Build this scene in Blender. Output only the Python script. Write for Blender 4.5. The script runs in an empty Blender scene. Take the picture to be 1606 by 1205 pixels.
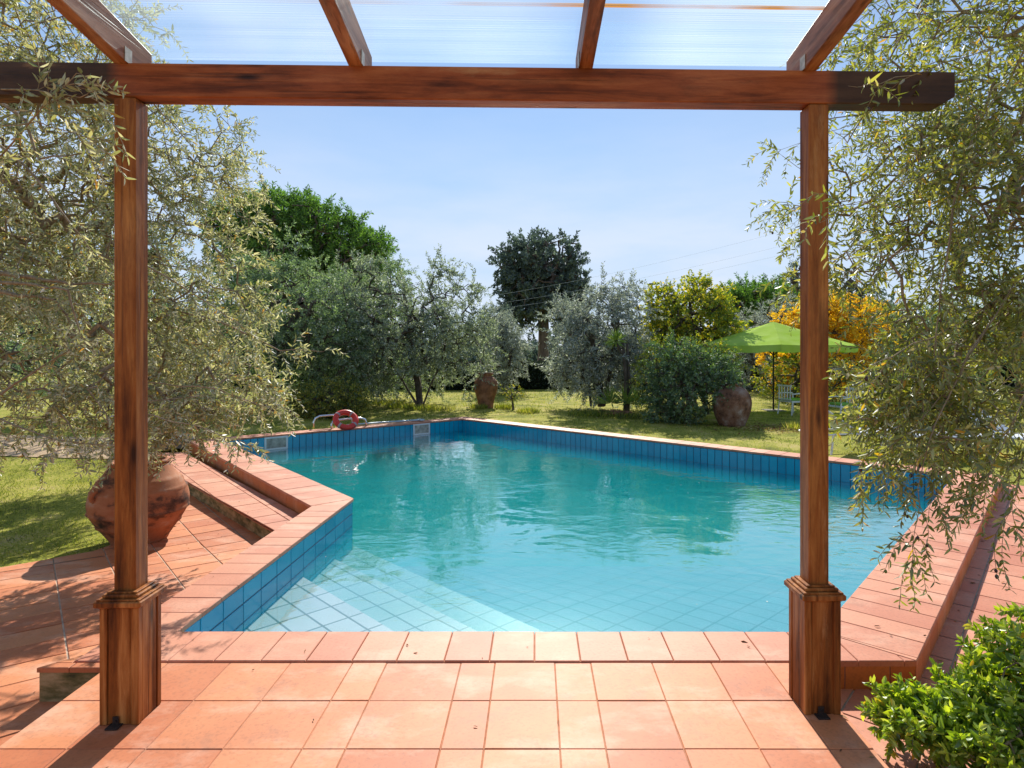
import bpy, math, random
import numpy as np
from mathutils import Vector

# ------------------------------------------------------------------ camera, sky, sun, exposure
F, CX, CY, CAMZ = 950.0, 840.0, 555.0, 1.5          # focal length and principal point in photo pixels, eye height over the coping
scene = bpy.context.scene
cam_d = bpy.data.cameras.new("camera"); cam = bpy.data.objects.new("camera", cam_d)
scene.collection.objects.link(cam); scene.camera = cam
cam.location = (0, 0, CAMZ); cam.rotation_euler = (math.radians(90), 0, 0)
cam_d.sensor_width = 36; cam_d.lens = 36 * F / 1606
cam_d.shift_x = (803 - CX) / 1606; cam_d.shift_y = -(602.5 - CY) / 1606
cam_d.clip_start = 0.05; cam_d.clip_end = 3000

SUN_EL, SUN_AZ = math.radians(37), math.radians(0.6)    # azimuth from +Y towards +X
sun_d = bpy.data.lights.new("sun", 'SUN'); sun = bpy.data.objects.new("sun", sun_d)
scene.collection.objects.link(sun)
sun_d.energy = 4.6; sun_d.angle = math.radians(0.6); sun_d.color = (1.0, 0.93, 0.82)
to_sun = Vector((math.sin(SUN_AZ) * math.cos(SUN_EL), math.cos(SUN_AZ) * math.cos(SUN_EL), math.sin(SUN_EL)))
sun.rotation_euler = to_sun.to_track_quat('Z', 'Y').to_euler(); sun.location = (0, 0, 30)

world = bpy.data.worlds.new("World"); scene.world = world; world.use_nodes = True
wn, wl = world.node_tree.nodes, world.node_tree.links
wn.clear()
sky = wn.new('ShaderNodeTexSky'); sky.sky_type = 'NISHITA'; sky.sun_disc = False
sky.sun_elevation = SUN_EL; sky.sun_rotation = SUN_AZ
sky.air_density = 1.0; sky.dust_density = 0.0; sky.ozone_density = 2.6; sky.altitude = 300
bg = wn.new('ShaderNodeBackground'); wo = wn.new('ShaderNodeOutputWorld')
tcw = wn.new('ShaderNodeTexCoord'); sepw = wn.new('ShaderNodeSeparateXYZ')
wl.new(tcw.outputs['Generated'], sepw.inputs[0])
mapw = wn.new('ShaderNodeMapping'); mapw.inputs['Scale'].default_value = (1.6, 1.6, 6.0)
wl.new(tcw.outputs['Generated'], mapw.inputs[0])
cn = wn.new('ShaderNodeTexNoise'); cn.inputs['Scale'].default_value = 1.5; cn.inputs['Detail'].default_value = 7
cn.inputs['Roughness'].default_value = 0.55
wl.new(mapw.outputs[0], cn.inputs[0])
cr = wn.new('ShaderNodeValToRGB'); cr.color_ramp.elements[0].position = 0.30; cr.color_ramp.elements[1].position = 0.62
wl.new(cn.outputs[0], cr.inputs[0])
hr = wn.new('ShaderNodeMapRange'); hr.inputs[1].default_value = 0.0; hr.inputs[2].default_value = 0.55
hr.inputs[3].default_value = 0.88; hr.inputs[4].default_value = 0.15; hr.interpolation_type = 'SMOOTHSTEP'
wl.new(sepw.outputs[2], hr.inputs[0])
hz = wn.new('ShaderNodeMixRGB'); hz.inputs[2].default_value = (3.0, 4.0, 5.3, 1)
wl.new(hr.outputs[0], hz.inputs[0]); wl.new(sky.outputs[0], hz.inputs[1])
hr2 = wn.new('ShaderNodeMapRange'); hr2.inputs[1].default_value = 0.02; hr2.inputs[2].default_value = 0.40
hr2.inputs[3].default_value = 0.85; hr2.inputs[4].default_value = 0.10; hr2.interpolation_type = 'SMOOTHSTEP'
wl.new(sepw.outputs[2], hr2.inputs[0])
cm = wn.new('ShaderNodeMath'); cm.operation = 'MULTIPLY'; wl.new(cr.outputs[0], cm.inputs[0]); wl.new(hr2.outputs[0], cm.inputs[1])
cmix = wn.new('ShaderNodeMixRGB'); cmix.inputs[2].default_value = (5.6, 5.9, 6.8, 1)
wl.new(cm.outputs[0], cmix.inputs[0]); wl.new(hz.outputs[0], cmix.inputs[1])
wl.new(cmix.outputs[0], bg.inputs[0]); bg.inputs[1].default_value = 0.1
wl.new(bg.outputs[0], wo.inputs[0])

scene.view_settings.view_transform = 'Standard'; scene.view_settings.look = 'None'
scene.view_settings.exposure = 0.62; scene.view_settings.gamma = 1
try:
    scene.cycles.use_denoising = True
    scene.cycles.max_bounces = 8; scene.cycles.diffuse_bounces = 4; scene.cycles.transmission_bounces = 6
    scene.cycles.transparent_max_bounces = 12; scene.cycles.sample_clamp_indirect = 8
    scene.cycles.caustics_reflective = False; scene.cycles.caustics_refractive = False
except Exception:
    pass

rs = np.random.RandomState(7); random.seed(7)

# ------------------------------------------------------------------ helpers
def G(px, py, z=0.0):
    """ground point at height z seen at photo pixel px,py"""
    d = F * (CAMZ - z) / (py - CY)
    return ((px - CX) / F * d, d)
def P(px, py, Y):
    return np.array([(px - CX) / F * Y, Y, CAMZ - (py - CY) / F * Y])

def tag(o, label=None, cat=None, group=None, kind=None):
    if label: o['label'] = label
    if cat: o['category'] = cat
    if group: o['group'] = group
    if kind: o['kind'] = kind
    return o
def empty(name, loc=(0, 0, 0), label=None, cat=None, group=None, rz=0):
    o = bpy.data.objects.new(name, None); scene.collection.objects.link(o)
    o.location = loc; o.rotation_euler = (0, 0, rz); o.empty_display_size = .2
    return tag(o, label, cat, group)
def link(name, me, mat, parent=None, smooth=False):
    o = bpy.data.objects.new(name, me); scene.collection.objects.link(o)
    if mat is not None: me.materials.append(mat)
    if parent is not None: o.parent = parent
    if smooth: me.polygons.foreach_set('use_smooth', [True] * len(me.polygons))
    return o

class MB:
    """collects polygons; build() makes ONE mesh object"""
    def __init__(s): s.v = []; s.f = []; s.r = []; s.cur = 0.5
    def poly(s, pts):
        b = len(s.v); s.v += [tuple(p) for p in pts]; s.f.append(tuple(range(b, b + len(pts)))); s.r.append(s.cur)
    def add(s, vs, fs):
        b = len(s.v); s.v += [tuple(p) for p in vs]
        for f in fs: s.f.append(tuple(b + i for i in f)); s.r.append(s.cur)
    def box(s, c, d, bev=0.0, rz=0.0, taper=1.0):
        x, y, z = d[0] / 2, d[1] / 2, d[2] / 2
        b = min(bev, x * .45, y * .45, z * .45)
        if b <= 0: rings = [(-z, 0, 1), (z, 0, taper)]
        else: rings = [(-z, b, 1), (-z + b, 0, 1), (z - b, 0, taper), (z, b, taper)]
        vs = []
        for (zz, ins, t) in rings:
            X, Y = (x - ins) * t, (y - ins) * t; q = b * .8
            for (a, bb) in ((-X, -Y + q), (-X + q, -Y), (X - q, -Y), (X, -Y + q), (X, Y - q), (X - q, Y), (-X + q, Y), (-X, Y - q)) if b > 0 else ((-X, -Y), (X, -Y), (X, Y), (-X, Y)):
                vs.append((a * math.cos(rz) - bb * math.sin(rz) + c[0], a * math.sin(rz) + bb * math.cos(rz) + c[1], zz + c[2]))
        n = 8 if b > 0 else 4; fs = [tuple(reversed(range(n)))]
        for k in range(len(rings) - 1):
            for i in range(n): fs.append((k * n + i, k * n + (i + 1) % n, (k + 1) * n + (i + 1) % n, (k + 1) * n + i))
        fs.append(tuple((len(rings) - 1) * n + i for i in range(n)))
        s.add(vs, fs)
    def tube(s, pts, rad, n=8, closed=False, caps=True):
        pts = [Vector(p) for p in pts]; m = len(pts); up = Vector((0, 0, 1)); vs = []; prev = None
        for i, p in enumerate(pts):
            if closed: t = pts[(i + 1) % m] - pts[i - 1]
            else: t = pts[min(i + 1, m - 1)] - pts[max(i - 1, 0)]
            t.normalize()
            if prev is None:
                a = up if abs(t.z) < .9 else Vector((1, 0, 0)); u = t.cross(a).normalized()
            else: u = (prev - t * prev.dot(t)).normalized()
            prev = u; w = t.cross(u); r = rad[i] if isinstance(rad, (list, tuple)) else rad
            for k in range(n):
                a = 2 * math.pi * k / n; vs.append(p + (u * math.cos(a) + w * math.sin(a)) * r)
        fs = []
        for i in range(m if closed else m - 1):
            j = (i + 1) % m
            for k in range(n): fs.append((i * n + k, j * n + k, j * n + (k + 1) % n, i * n + (k + 1) % n))
        if caps and not closed: fs += [tuple(range(n)), tuple(reversed(range((m - 1) * n, m * n)))]
        s.add(vs, fs)
    def lathe(s, prof, c=(0, 0, 0), n=40, wob=0.0):
        vs = []
        for (r, z) in prof:
            for k in range(n):
                a = 2 * math.pi * k / n
                rr = r * (1 + wob * math.sin(2 * a + z * 5) + wob * .6 * math.sin(5 * a + z * 9))
                vs.append((c[0] + rr * math.cos(a), c[1] + rr * math.sin(a), c[2] + z))
        fs = []
        for i in range(len(prof) - 1):
            for k in range(n): fs.append((i * n + k, i * n + (k + 1) % n, (i + 1) * n + (k + 1) % n, (i + 1) * n + k))
        s.add(vs, fs)
    def slab(s, poly, z, th, bev=0.004):
        """convex polygon tile with softened top edge"""
        ins = inset(poly, bev)
        if ins is None: return
        n = len(poly); vs = [(p[0], p[1], z - th) for p in poly] + [(p[0], p[1], z - bev) for p in poly] + [(p[0], p[1], z) for p in ins]
        fs = [tuple(range(2 * n, 3 * n))]
        for k in (0, 1):
            for i in range(n): fs.append((k * n + i, k * n + (i + 1) % n, (k + 1) * n + (i + 1) % n, (k + 1) * n + i))
        s.add(vs, fs)
    def build(s, name, mat, parent=None, smooth=False, loc=None):
        me = bpy.data.meshes.new(name); me.from_pydata(s.v, [], s.f)
        a = me.attributes.new('rnd', 'FLOAT', 'FACE'); a.data.foreach_set('value', np.array(s.r, dtype=np.float32))
        me.update(); o = link(name, me, mat, parent, smooth)
        if loc is not None: o.location = loc
        return o

def area(p): return sum(p[i][0] * p[(i + 1) % len(p)][1] - p[(i + 1) % len(p)][0] * p[i][1] for i in range(len(p))) / 2
def ccw(p): return list(p) if area(p) > 0 else list(reversed(p))
def clip(poly, n, d):
    """keep the side n.p <= d"""
    out = []
    for i in range(len(poly)):
        a, b = poly[i], poly[(i + 1) % len(poly)]
        da, db = n[0] * a[0] + n[1] * a[1] - d, n[0] * b[0] + n[1] * b[1] - d
        if da <= 0: out.append(a)
        if (da < 0 < db) or (db < 0 < da):
            t = da / (da - db); out.append((a[0] + (b[0] - a[0]) * t, a[1] + (b[1] - a[1]) * t))
    q = []
    for p in out:
        if not q or math.hypot(p[0] - q[-1][0], p[1] - q[-1][1]) > 1e-5: q.append(p)
    if len(q) > 1 and math.hypot(q[0][0] - q[-1][0], q[0][1] - q[-1][1]) < 1e-5: q.pop()
    return q
def inset(poly, d):
    n = len(poly); out = []
    if n < 3: return None
    for i in range(n):
        p0, p1, p2 = poly[i - 1], poly[i], poly[(i + 1) % n]
        e1 = (p1[0] - p0[0], p1[1] - p0[1]); e2 = (p2[0] - p1[0], p2[1] - p1[1])
        l1, l2 = math.hypot(*e1), math.hypot(*e2)
        n1, n2 = (-e1[1] / l1, e1[0] / l1), (-e2[1] / l2, e2[0] / l2)
        k = 1 + n1[0] * n2[0] + n1[1] * n2[1]
        if k < .25: k = .25
        out.append((p1[0] + (n1[0] + n2[0]) / k * d, p1[1] + (n1[1] + n2[1]) / k * d))
    return out
def unit(v): l = math.hypot(*v); return (v[0] / l, v[1] / l)
def offset_line(p, q, d):
    u = unit((q[0] - p[0], q[1] - p[1])); n = (-u[1], u[0])
    return (p[0] + n[0] * d, p[1] + n[1] * d), (q[0] + n[0] * d, q[1] + n[1] * d)
def isect(a, b, c, d):
    r = (b[0] - a[0], b[1] - a[1]); s = (d[0] - c[0], d[1] - c[1])
    den = r[0] * s[1] - r[1] * s[0]
    t = ((c[0] - a[0]) * s[1] - (c[1] - a[1]) * s[0]) / den
    return (a[0] + r[0] * t, a[1] + r[1] * t)
def split_poly(poly, dirv, cuts, joint):
    """pieces of a convex polygon between cut positions measured along dirv"""
    res = []; u = unit(dirv)
    for a, b in zip(cuts[:-1], cuts[1:]):
        q = clip(poly, u, b - joint / 2)
        if len(q) >= 3: q = clip(q, (-u[0], -u[1]), -(a + joint / 2))
        if len(q) >= 3 and abs(area(q)) > 2e-4: res.append(ccw(q))
    return res
def span(poly, dirv):
    u = unit(dirv); t = [u[0] * p[0] + u[1] * p[1] for p in poly]; return min(t), max(t)
def cuts_for(poly, dirv, step, jit=0.0, phase=0.0):
    a, b = span(poly, dirv); c = math.floor((a - phase) / step) * step + phase; out = []
    while c < b + step: out.append(c + random.uniform(-jit, jit)); c += step
    return out

# ------------------------------------------------------------------ materials
def mat(name):
    m = bpy.data.materials.new(name); m.use_nodes = True; n = m.node_tree.nodes; n.clear()
    out = n.new('ShaderNodeOutputMaterial'); return m, n, m.node_tree.links, out
def N(n, typ, **kw):
    x = n.new(typ)
    for k, v in kw.items():
        if k.startswith('i_'):
            key = k[2:]; key = int(key) if key.isdigit() else key.replace('_', ' '); x.inputs[key].default_value = v
        else: setattr(x, k, v)
    return x
def ramp(n, stops):
    r = n.new('ShaderNodeValToRGB'); e = r.color_ramp.elements
    while len(e) > 1: e.remove(e[-1])
    e[0].position = stops[0][0]; e[0].color = tuple(stops[0][1]) + (1,)
    for p, c in stops[1:]:
        q = e.new(p); q.color = tuple(c) + (1,)
    return r
def coords(n, l, scale=(1, 1, 1), kind='Object', rot=(0, 0, 0)):
    t = n.new('ShaderNodeTexCoord'); m = n.new('ShaderNodeMapping'); m.inputs['Scale'].default_value = scale; m.inputs['Rotation'].default_value = rot
    l.new(t.outputs[kind], m.inputs[0]); return m.outputs[0]

def m_plain(name, col, rough=0.5, metal=0.0, var=0.12, scale=8.0, bump=0.0, spec=0.5):
    m, n, l, out = mat(name); b = N(n, 'ShaderNodeBsdfPrincipled', i_Roughness=rough, i_Metallic=metal)
    b.inputs['Specular IOR Level'].default_value = spec
    no = N(n, 'ShaderNodeTexNoise', i_Scale=scale, i_Detail=6.0); l.new(coords(n, l), no.inputs[0])
    r = ramp(n, [(0.3, [c * (1 - var) for c in col]), (0.7, [min(1, c * (1 + var)) for c in col])]); l.new(no.outputs[0], r.inputs[0])
    l.new(r.outputs[0], b.inputs['Base Color'])
    if bump:
        bp = N(n, 'ShaderNodeBump', i_Strength=bump, i_Distance=0.01); l.new(no.outputs[0], bp.inputs['Height']); l.new(bp.outputs[0], b.inputs['Normal'])
    l.new(b.outputs[0], out.inputs[0]); return m

def m_leaf(name, stops, trans=0.45, rough=0.6, gloss=0.06, tcol=(1.25, 1.25, 0.55)):
    """leaf: per-leaf random colour, light passes through"""
    m, n, l, out = mat(name)
    a = N(n, 'ShaderNodeAttribute', attribute_name='rnd'); r = ramp(n, stops); l.new(a.outputs['Fac'], r.inputs[0])
    d = n.new('ShaderNodeBsdfDiffuse'); t = n.new('ShaderNodeBsdfTranslucent'); g = N(n, 'ShaderNodeBsdfGlossy', i_Roughness=rough)
    mul = N(n, 'ShaderNodeMixRGB', blend_type='MULTIPLY'); mul.inputs[0].default_value = 1; mul.inputs[2].default_value = tcol + (1,)
    l.new(r.outputs[0], mul.inputs[1]); l.new(r.outputs[0], d.inputs[0]); l.new(mul.outputs[0], t.inputs[0])
    mx = n.new('ShaderNodeMixShader'); mx.inputs[0].default_value = trans; l.new(d.outputs[0], mx.inputs[1]); l.new(t.outputs[0], mx.inputs[2])
    m2 = n.new('ShaderNodeMixShader'); m2.inputs[0].default_value = gloss; g.inputs[0].default_value = (.9, .95, 1, 1)
    l.new(mx.outputs[0], m2.inputs[1]); l.new(g.outputs[0], m2.inputs[2]); l.new(m2.outputs[0], out.inputs[0]); return m

def m_cotto(name, a=(0.50, 0.165, 0.075), b=(0.66, 0.27, 0.14), stain=0.5, rough=0.62):
    m, n, l, out = mat(name); bs = N(n, 'ShaderNodeBsdfPrincipled', i_Roughness=rough)
    at = N(n, 'ShaderNodeAttribute', attribute_name='rnd'); co = coords(n, l)
    n1 = N(n, 'ShaderNodeTexNoise', i_Scale=3.2, i_Detail=7.0, i_Roughness=.6); l.new(co, n1.inputs[0])
    n2 = N(n, 'ShaderNodeTexNoise', i_Scale=70.0, i_Detail=4.0); l.new(co, n2.inputs[0])
    add = N(n, 'ShaderNodeMath', operation='MULTIPLY_ADD'); l.new(n1.outputs[0], add.inputs[0]); add.inputs[1].default_value = .8
    s2 = N(n, 'ShaderNodeMath', operation='MULTIPLY'); l.new(at.outputs['Fac'], s2.inputs[0]); s2.inputs[1].default_value = .62; l.new(s2.outputs[0], add.inputs[2])
    r = ramp(n, [(0.25, a), (0.62, [(x + y) / 2 for x, y in zip(a, b)]), (1.0, b)]); l.new(add.outputs[0], r.inputs[0])
    # pale lime bloom and dark wear
    n3 = N(n, 'ShaderNodeTexNoise', i_Scale=2.1, i_Detail=9.0, i_Roughness=.65); l.new(coords(n, l, (1, 1.6, 1)), n3.inputs[0])
    r3 = ramp(n, [(0.50, (0, 0, 0)), (0.68, (stain,) * 3)]); l.new(n3.outputs[0], r3.inputs[0])
    mx = n.new('ShaderNodeMixRGB'); l.new(r3.outputs[0], mx.inputs[0]); l.new(r.outputs[0], mx.inputs[1]); mx.inputs[2].default_value = (.74, .47, .33, 1)
    n4 = N(n, 'ShaderNodeTexNoise', i_Scale=5.3, i_Detail=10.0, i_Roughness=.7); l.new(coords(n, l, (1, 1, 1)), n4.inputs[0])
    r4 = ramp(n, [(0.54, (0, 0, 0)), (0.70, (stain * .9,) * 3)]); l.new(n4.outputs[0], r4.inputs[0])
    m4 = n.new('ShaderNodeMixRGB'); l.new(r4.outputs[0], m4.inputs[0]); l.new(mx.outputs[0], m4.inputs[1]); m4.inputs[2].default_value = (.27, .12, .07, 1)
    sp = ramp(n, [(0.30, (.82, .82, .82)), (0.5, (1, 1, 1))]); l.new(n2.outputs[0], sp.inputs[0])
    m5 = N(n, 'ShaderNodeMixRGB', blend_type='MULTIPLY'); m5.inputs[0].default_value = 1; l.new(m4.outputs[0], m5.inputs[1]); l.new(sp.outputs[0], m5.inputs[2])
    l.new(m5.outputs[0], bs.inputs['Base Color'])
    bp = N(n, 'ShaderNodeBump', i_Strength=.25, i_Distance=.004); l.new(n1.outputs[0], bp.inputs['Height'])
    b2 = N(n, 'ShaderNodeBump', i_Strength=.12, i_Distance=.002); l.new(n2.outputs[0], b2.inputs['Height']); l.new(bp.outputs[0], b2.inputs['Normal'])
    l.new(b2.outputs[0], bs.inputs['Normal'])
    l.new(bs.outputs[0], out.inputs[0]); return m

def m_wood(name, axis='Z', dark=(0.06, 0.014, 0.003), mid=(0.27, 0.082, 0.014), light=(0.52, 0.22, 0.055), weather=None, rough=0.48, spec=0.22):
    m, n, l, out = mat(name); bs = N(n, 'ShaderNodeBsdfPrincipled', i_Roughness=rough); bs.inputs['Specular IOR Level'].default_value = spec
    lo, hi = 1.7, 24.0
    sc = {'X': (lo, hi, hi), 'Y': (hi, lo, hi), 'Z': (hi, hi, lo)}[axis]
    n1 = N(n, 'ShaderNodeTexNoise', i_Scale=1.0, i_Detail=8.0, i_Roughness=.62, i_Distortion=.7); l.new(coords(n, l, sc), n1.inputs[0])
    n2 = N(n, 'ShaderNodeTexNoise', i_Scale=3.4, i_Detail=5.0, i_Roughness=.6); l.new(coords(n, l, tuple(max(.35, s / 14) for s in sc)), n2.inputs[0])
    add = N(n, 'ShaderNodeMath', operation='MULTIPLY_ADD'); l.new(n1.outputs[0], add.inputs[0]); add.inputs[1].default_value = .55
    s2 = N(n, 'ShaderNodeMath', operation='MULTIPLY'); l.new(n2.outputs[0], s2.inputs[0]); s2.inputs[1].default_value = .48; l.new(s2.outputs[0], add.inputs[2])
    r = ramp(n, [(0.37, dark), (0.5, mid), (0.66, light)]); l.new(add.outputs[0], r.inputs[0])
    # knots
    v = N(n, 'ShaderNodeTexVoronoi', i_Scale=1.0); l.new(coords(n, l, tuple(2.1 if s == lo else 9.0 for s in sc)), v.inputs[0])
    kr = ramp(n, [(0.05, (1, 1, 1)), (0.16, (0, 0, 0))]); l.new(v.outputs['Distance'], kr.inputs[0])
    mk = n.new('ShaderNodeMixRGB'); l.new(kr.outputs[0], mk.inputs[0]); l.new(r.outputs[0], mk.inputs[1]); mk.inputs[2].default_value = tuple(x * .6 for x in dark) + (1,)
    # fine dark cracks along the grain
    n3 = N(n, 'ShaderNodeTexNoise', i_Scale=1.0, i_Detail=3.0); l.new(coords(n, l, tuple(s * 2.6 if s == hi else s * .8 for s in sc)), n3.inputs[0])
    r3 = ramp(n, [(0.30, (.25, .25, .25)), (0.40, (1, 1, 1))]); l.new(n3.outputs[0], r3.inputs[0])
    m3 = N(n, 'ShaderNodeMixRGB', blend_type='MULTIPLY'); m3.inputs[0].default_value = .55; l.new(mk.outputs[0], m3.inputs[1]); l.new(r3.outputs[0], m3.inputs[2])
    col = m3.outputs[0]
    if weather:
        # weathered blackened ends of the beam that stick out past the roof: (x0, x1)
        t = n.new('ShaderNodeTexCoord'); sp = n.new('ShaderNodeSeparateXYZ'); l.new(t.outputs['Object'], sp.inputs[0])
        wa = N(n, 'ShaderNodeMapRange'); wa.inputs[1].default_value = weather[0] - .03; wa.inputs[2].default_value = weather[0] + .03; wa.inputs[3].default_value = 1; wa.inputs[4].default_value = 0
        wb = N(n, 'ShaderNodeMapRange'); wb.inputs[1].default_value = weather[1] - .03; wb.inputs[2].default_value = weather[1] + .03; wb.inputs[3].default_value = 0; wb.inputs[4].default_value = 1
        l.new(sp.outputs[0], wa.inputs[0]); l.new(sp.outputs[0], wb.inputs[0])
        mxx = N(n, 'ShaderNodeMath', operation='MAXIMUM'); l.new(wa.outputs[0], mxx.inputs[0]); l.new(wb.outputs[0], mxx.inputs[1])
        rw = ramp(n, [(0.3, (.012, .008, .005)), (0.6, (.055, .035, .018)), (0.8, (.12, .07, .035))]); l.new(add.outputs[0], rw.inputs[0])
        mf = N(n, 'ShaderNodeMath', operation='MULTIPLY'); l.new(mxx.outputs[0], mf.inputs[0]); mf.inputs[1].default_value = .9
        mw = n.new('ShaderNodeMixRGB'); l.new(mf.outputs[0], mw.inputs[0]); l.new(col, mw.inputs[1]); l.new(rw.outputs[0], mw.inputs[2]); col = mw.outputs[0]
    nb = N(n, 'ShaderNodeTexNoise', i_Scale=1.0, i_Detail=10.0, i_Roughness=.75); l.new(coords(n, l, tuple(2.2 if s_ == lo else 10.0 for s_ in sc)), nb.inputs[0])
    rb_ = ramp(n, [(.37, (.10, .09, .10)), (.45, (.62, .55, .52)), (.52, (1, 1, 1)), (.68, (1.0, 1.0, 1.0))]); l.new(nb.outputs[0], rb_.inputs[0])
    mb_ = N(n, 'ShaderNodeMixRGB', blend_type='MULTIPLY'); mb_.inputs[0].default_value = .45; l.new(col, mb_.inputs[1]); l.new(rb_.outputs[0], mb_.inputs[2])
    rl = ramp(n, [(.58, (0, 0, 0)), (.72, (.55, .55, .55))]); l.new(nb.outputs[0], rl.inputs[0])
    ml = n.new('ShaderNodeMixRGB'); l.new(rl.outputs[0], ml.inputs[0]); l.new(mb_.outputs[0], ml.inputs[1]); ml.inputs[2].default_value = (.50, .27, .12, 1); col = ml.outputs[0]
    l.new(col, bs.inputs['Base Color'])
    bp = N(n, 'ShaderNodeBump', i_Strength=.35, i_Distance=.003); l.new(n1.outputs[0], bp.inputs['Height'])
    b2 = N(n, 'ShaderNodeBump', i_Strength=.4, i_Distance=.003); l.new(r3.outputs[0], b2.inputs['Height']); l.new(bp.outputs[0], b2.inputs['Normal']); l.new(b2.outputs[0], bs.inputs['Normal'])
    rr = ramp(n, [(0.3, (rough + .15,) * 3), (0.7, (rough - .08,) * 3)]); l.new(n2.outputs[0], rr.inputs[0]); l.new(rr.outputs[0], bs.inputs['Roughness'])
    l.new(bs.outputs[0], out.inputs[0]); return m

def m_ramp_noise(name, stops, scale=6.0, detail=9.0, rough=.85, bump=.4, bdist=.02, sc=(1, 1, 1), scale2=None, spec=.3):
    m, n, l, out = mat(name); bs = N(n, 'ShaderNodeBsdfPrincipled', i_Roughness=rough); bs.inputs['Specular IOR Level'].default_value = spec
    no = N(n, 'ShaderNodeTexNoise', i_Scale=scale, i_Detail=detail, i_Roughness=.65); l.new(coords(n, l, sc), no.inputs[0])
    src = no.outputs[0]
    if scale2:
        n2 = N(n, 'ShaderNodeTexNoise', i_Scale=scale2, i_Detail=4.0); l.new(coords(n, l, sc), n2.inputs[0])
        ad = N(n, 'ShaderNodeMath', operation='MULTIPLY_ADD'); l.new(n2.outputs[0], ad.inputs[0]); ad.inputs[1].default_value = .5
        s2 = N(n, 'ShaderNodeMath', operation='MULTIPLY'); l.new(src, s2.inputs[0]); s2.inputs[1].default_value = .5; l.new(s2.outputs[0], ad.inputs[2]); src = ad.outputs[0]
    r = ramp(n, stops); l.new(src, r.inputs[0]); l.new(r.outputs[0], bs.inputs['Base Color'])
    bp = N(n, 'ShaderNodeBump', i_Strength=bump, i_Distance=bdist); l.new(src, bp.inputs['Height']); l.new(bp.outputs[0], bs.inputs['Normal'])
    l.new(bs.outputs[0], out.inputs[0]); return m

def m_pooltile(name, a, b, rough=.12):
    m, n, l, out = mat(name); bs = N(n, 'ShaderNodeBsdfPrincipled', i_Roughness=rough)
    at = N(n, 'ShaderNodeAttribute', attribute_name='rnd'); r = ramp(n, [(0, a), (1, b)])
    no = N(n, 'ShaderNodeTexNoise', i_Scale=9.0, i_Detail=5.0); l.new(coords(n, l), no.inputs[0])
    ad = N(n, 'ShaderNodeMath', operation='MULTIPLY_ADD'); l.new(at.outputs['Fac'], ad.inputs[0]); ad.inputs[1].default_value = .5
    s2 = N(n, 'ShaderNodeMath', operation='MULTIPLY'); l.new(no.outputs[0], s2.inputs[0]); s2.inputs[1].default_value = .5; l.new(s2.outputs[0], ad.inputs[2])
    l.new(ad.outputs[0], r.inputs[0]); l.new(r.outputs[0], bs.inputs['Base Color']); l.new(bs.outputs[0], out.inputs[0]); return m

M = {}
M['cotto'] = m_cotto('cotto_deck', (0.43, 0.105, 0.030), (0.61, 0.22, 0.085), .5)
M['cotto_pink'] = m_cotto('cotto_coping', (0.46, 0.145, 0.075), (0.62, 0.26, 0.15), .45)
M['cotto_edge'] = m_cotto('cotto_riser', (0.42, 0.105, 0.02), (0.60, 0.19, 0.045), .25)
M['grout'] = m_plain('grout', (0.44, 0.22, 0.13), .9, var=.3, scale=20)
M['grout_light'] = m_plain('light_grout', (0.50, 0.40, 0.30), .9, var=.25, scale=14)
M['mossy'] = m_ramp_noise('mossy_riser', [(0.30, (.03, .035, .012)), (0.45, (.16, .13, .045)), (0.58, (.36, .26, .12)), (0.75, (.50, .38, .22))], 6, bump=.5, bdist=.01, sc=(1, 1, 2.5))
M['blue'] = m_pooltile('blue_pool_tile', (0.0, 0.28, 0.48), (0.004, 0.42, 0.62))
M['pool_grout'] = m_plain('pool_grout', (0.03, 0.10, 0.15), .8)
M['post'] = m_wood('varnished_post', 'Z')
M['plinth'] = m_wood('varnished_plinth', 'Z', light=(0.56, 0.25, 0.075))
M['beam'] = m_wood('varnished_beam', 'X', dark=(.085, .018, .005), mid=(.30, .070, .018), light=(.45, .14, .048), weather=(-.045, 2.94))
M['rafter'] = m_wood('rafter_wood', 'Y', dark=(.10, .035, .02), mid=(.30, .12, .065), light=(.50, .27, .17))
M['steel'] = m_plain('stainless_steel', (.62, .66, .70), .22, 1.0, var=.05)
M['rust'] = m_plain('rusted_bracket', (.035, .02, .015), .8, .3, var=.5, scale=60)
M['zinc'] = m_plain('zinc_bracket', (.42, .36, .30), .5, .6, var=.3, scale=40)
M['white'] = m_plain('white_plastic', (.78, .80, .80), .4, var=.04)
M['red'] = m_plain('red_buoy', (.72, .035, .02), .35, var=.12)
M['speck'] = m_plain('pale_speck', (.7, .7, .62), .8)
M['oldwhite'] = m_plain('dirty_white_band', (.45, .36, .34), .6, var=.2)
M['whitepaint'] = m_plain('white_frame', (.72, .76, .80), .4, var=.05)
M['bluepole'] = m_plain('pale_blue_pole', (.42, .55, .62), .35, .2)
M['canvas'] = m_plain('mesh_canvas', (.55, .60, .66), .8, var=.06)
M['cushion'] = m_plain('green_cushion', (.18, .42, .05), .8)
M['darkmetal'] = m_plain('dark_metal', (.03, .035, .03), .5, .3)
M['concrete'] = m_ramp_noise('grey_stone', [(0.3, (.09, .09, .085)), (0.6, (.22, .21, .20)), (0.8, (.34, .33, .30))], 7)
M['bark'] = m_ramp_noise('olive_bark', [(0.3, (.035, .028, .02)), (0.55, (.11, .09, .07)), (0.8, (.23, .20, .16))], 14, sc=(1, 1, .35), bump=.7)
M['bark_near'] = m_ramp_noise('pale_olive_twig', [(0.3, (.14, .10, .06)), (0.55, (.32, .24, .16)), (0.8, (.48, .38, .27))], 30, sc=(1, 1, .5), bump=.5, bdist=.004)
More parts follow.
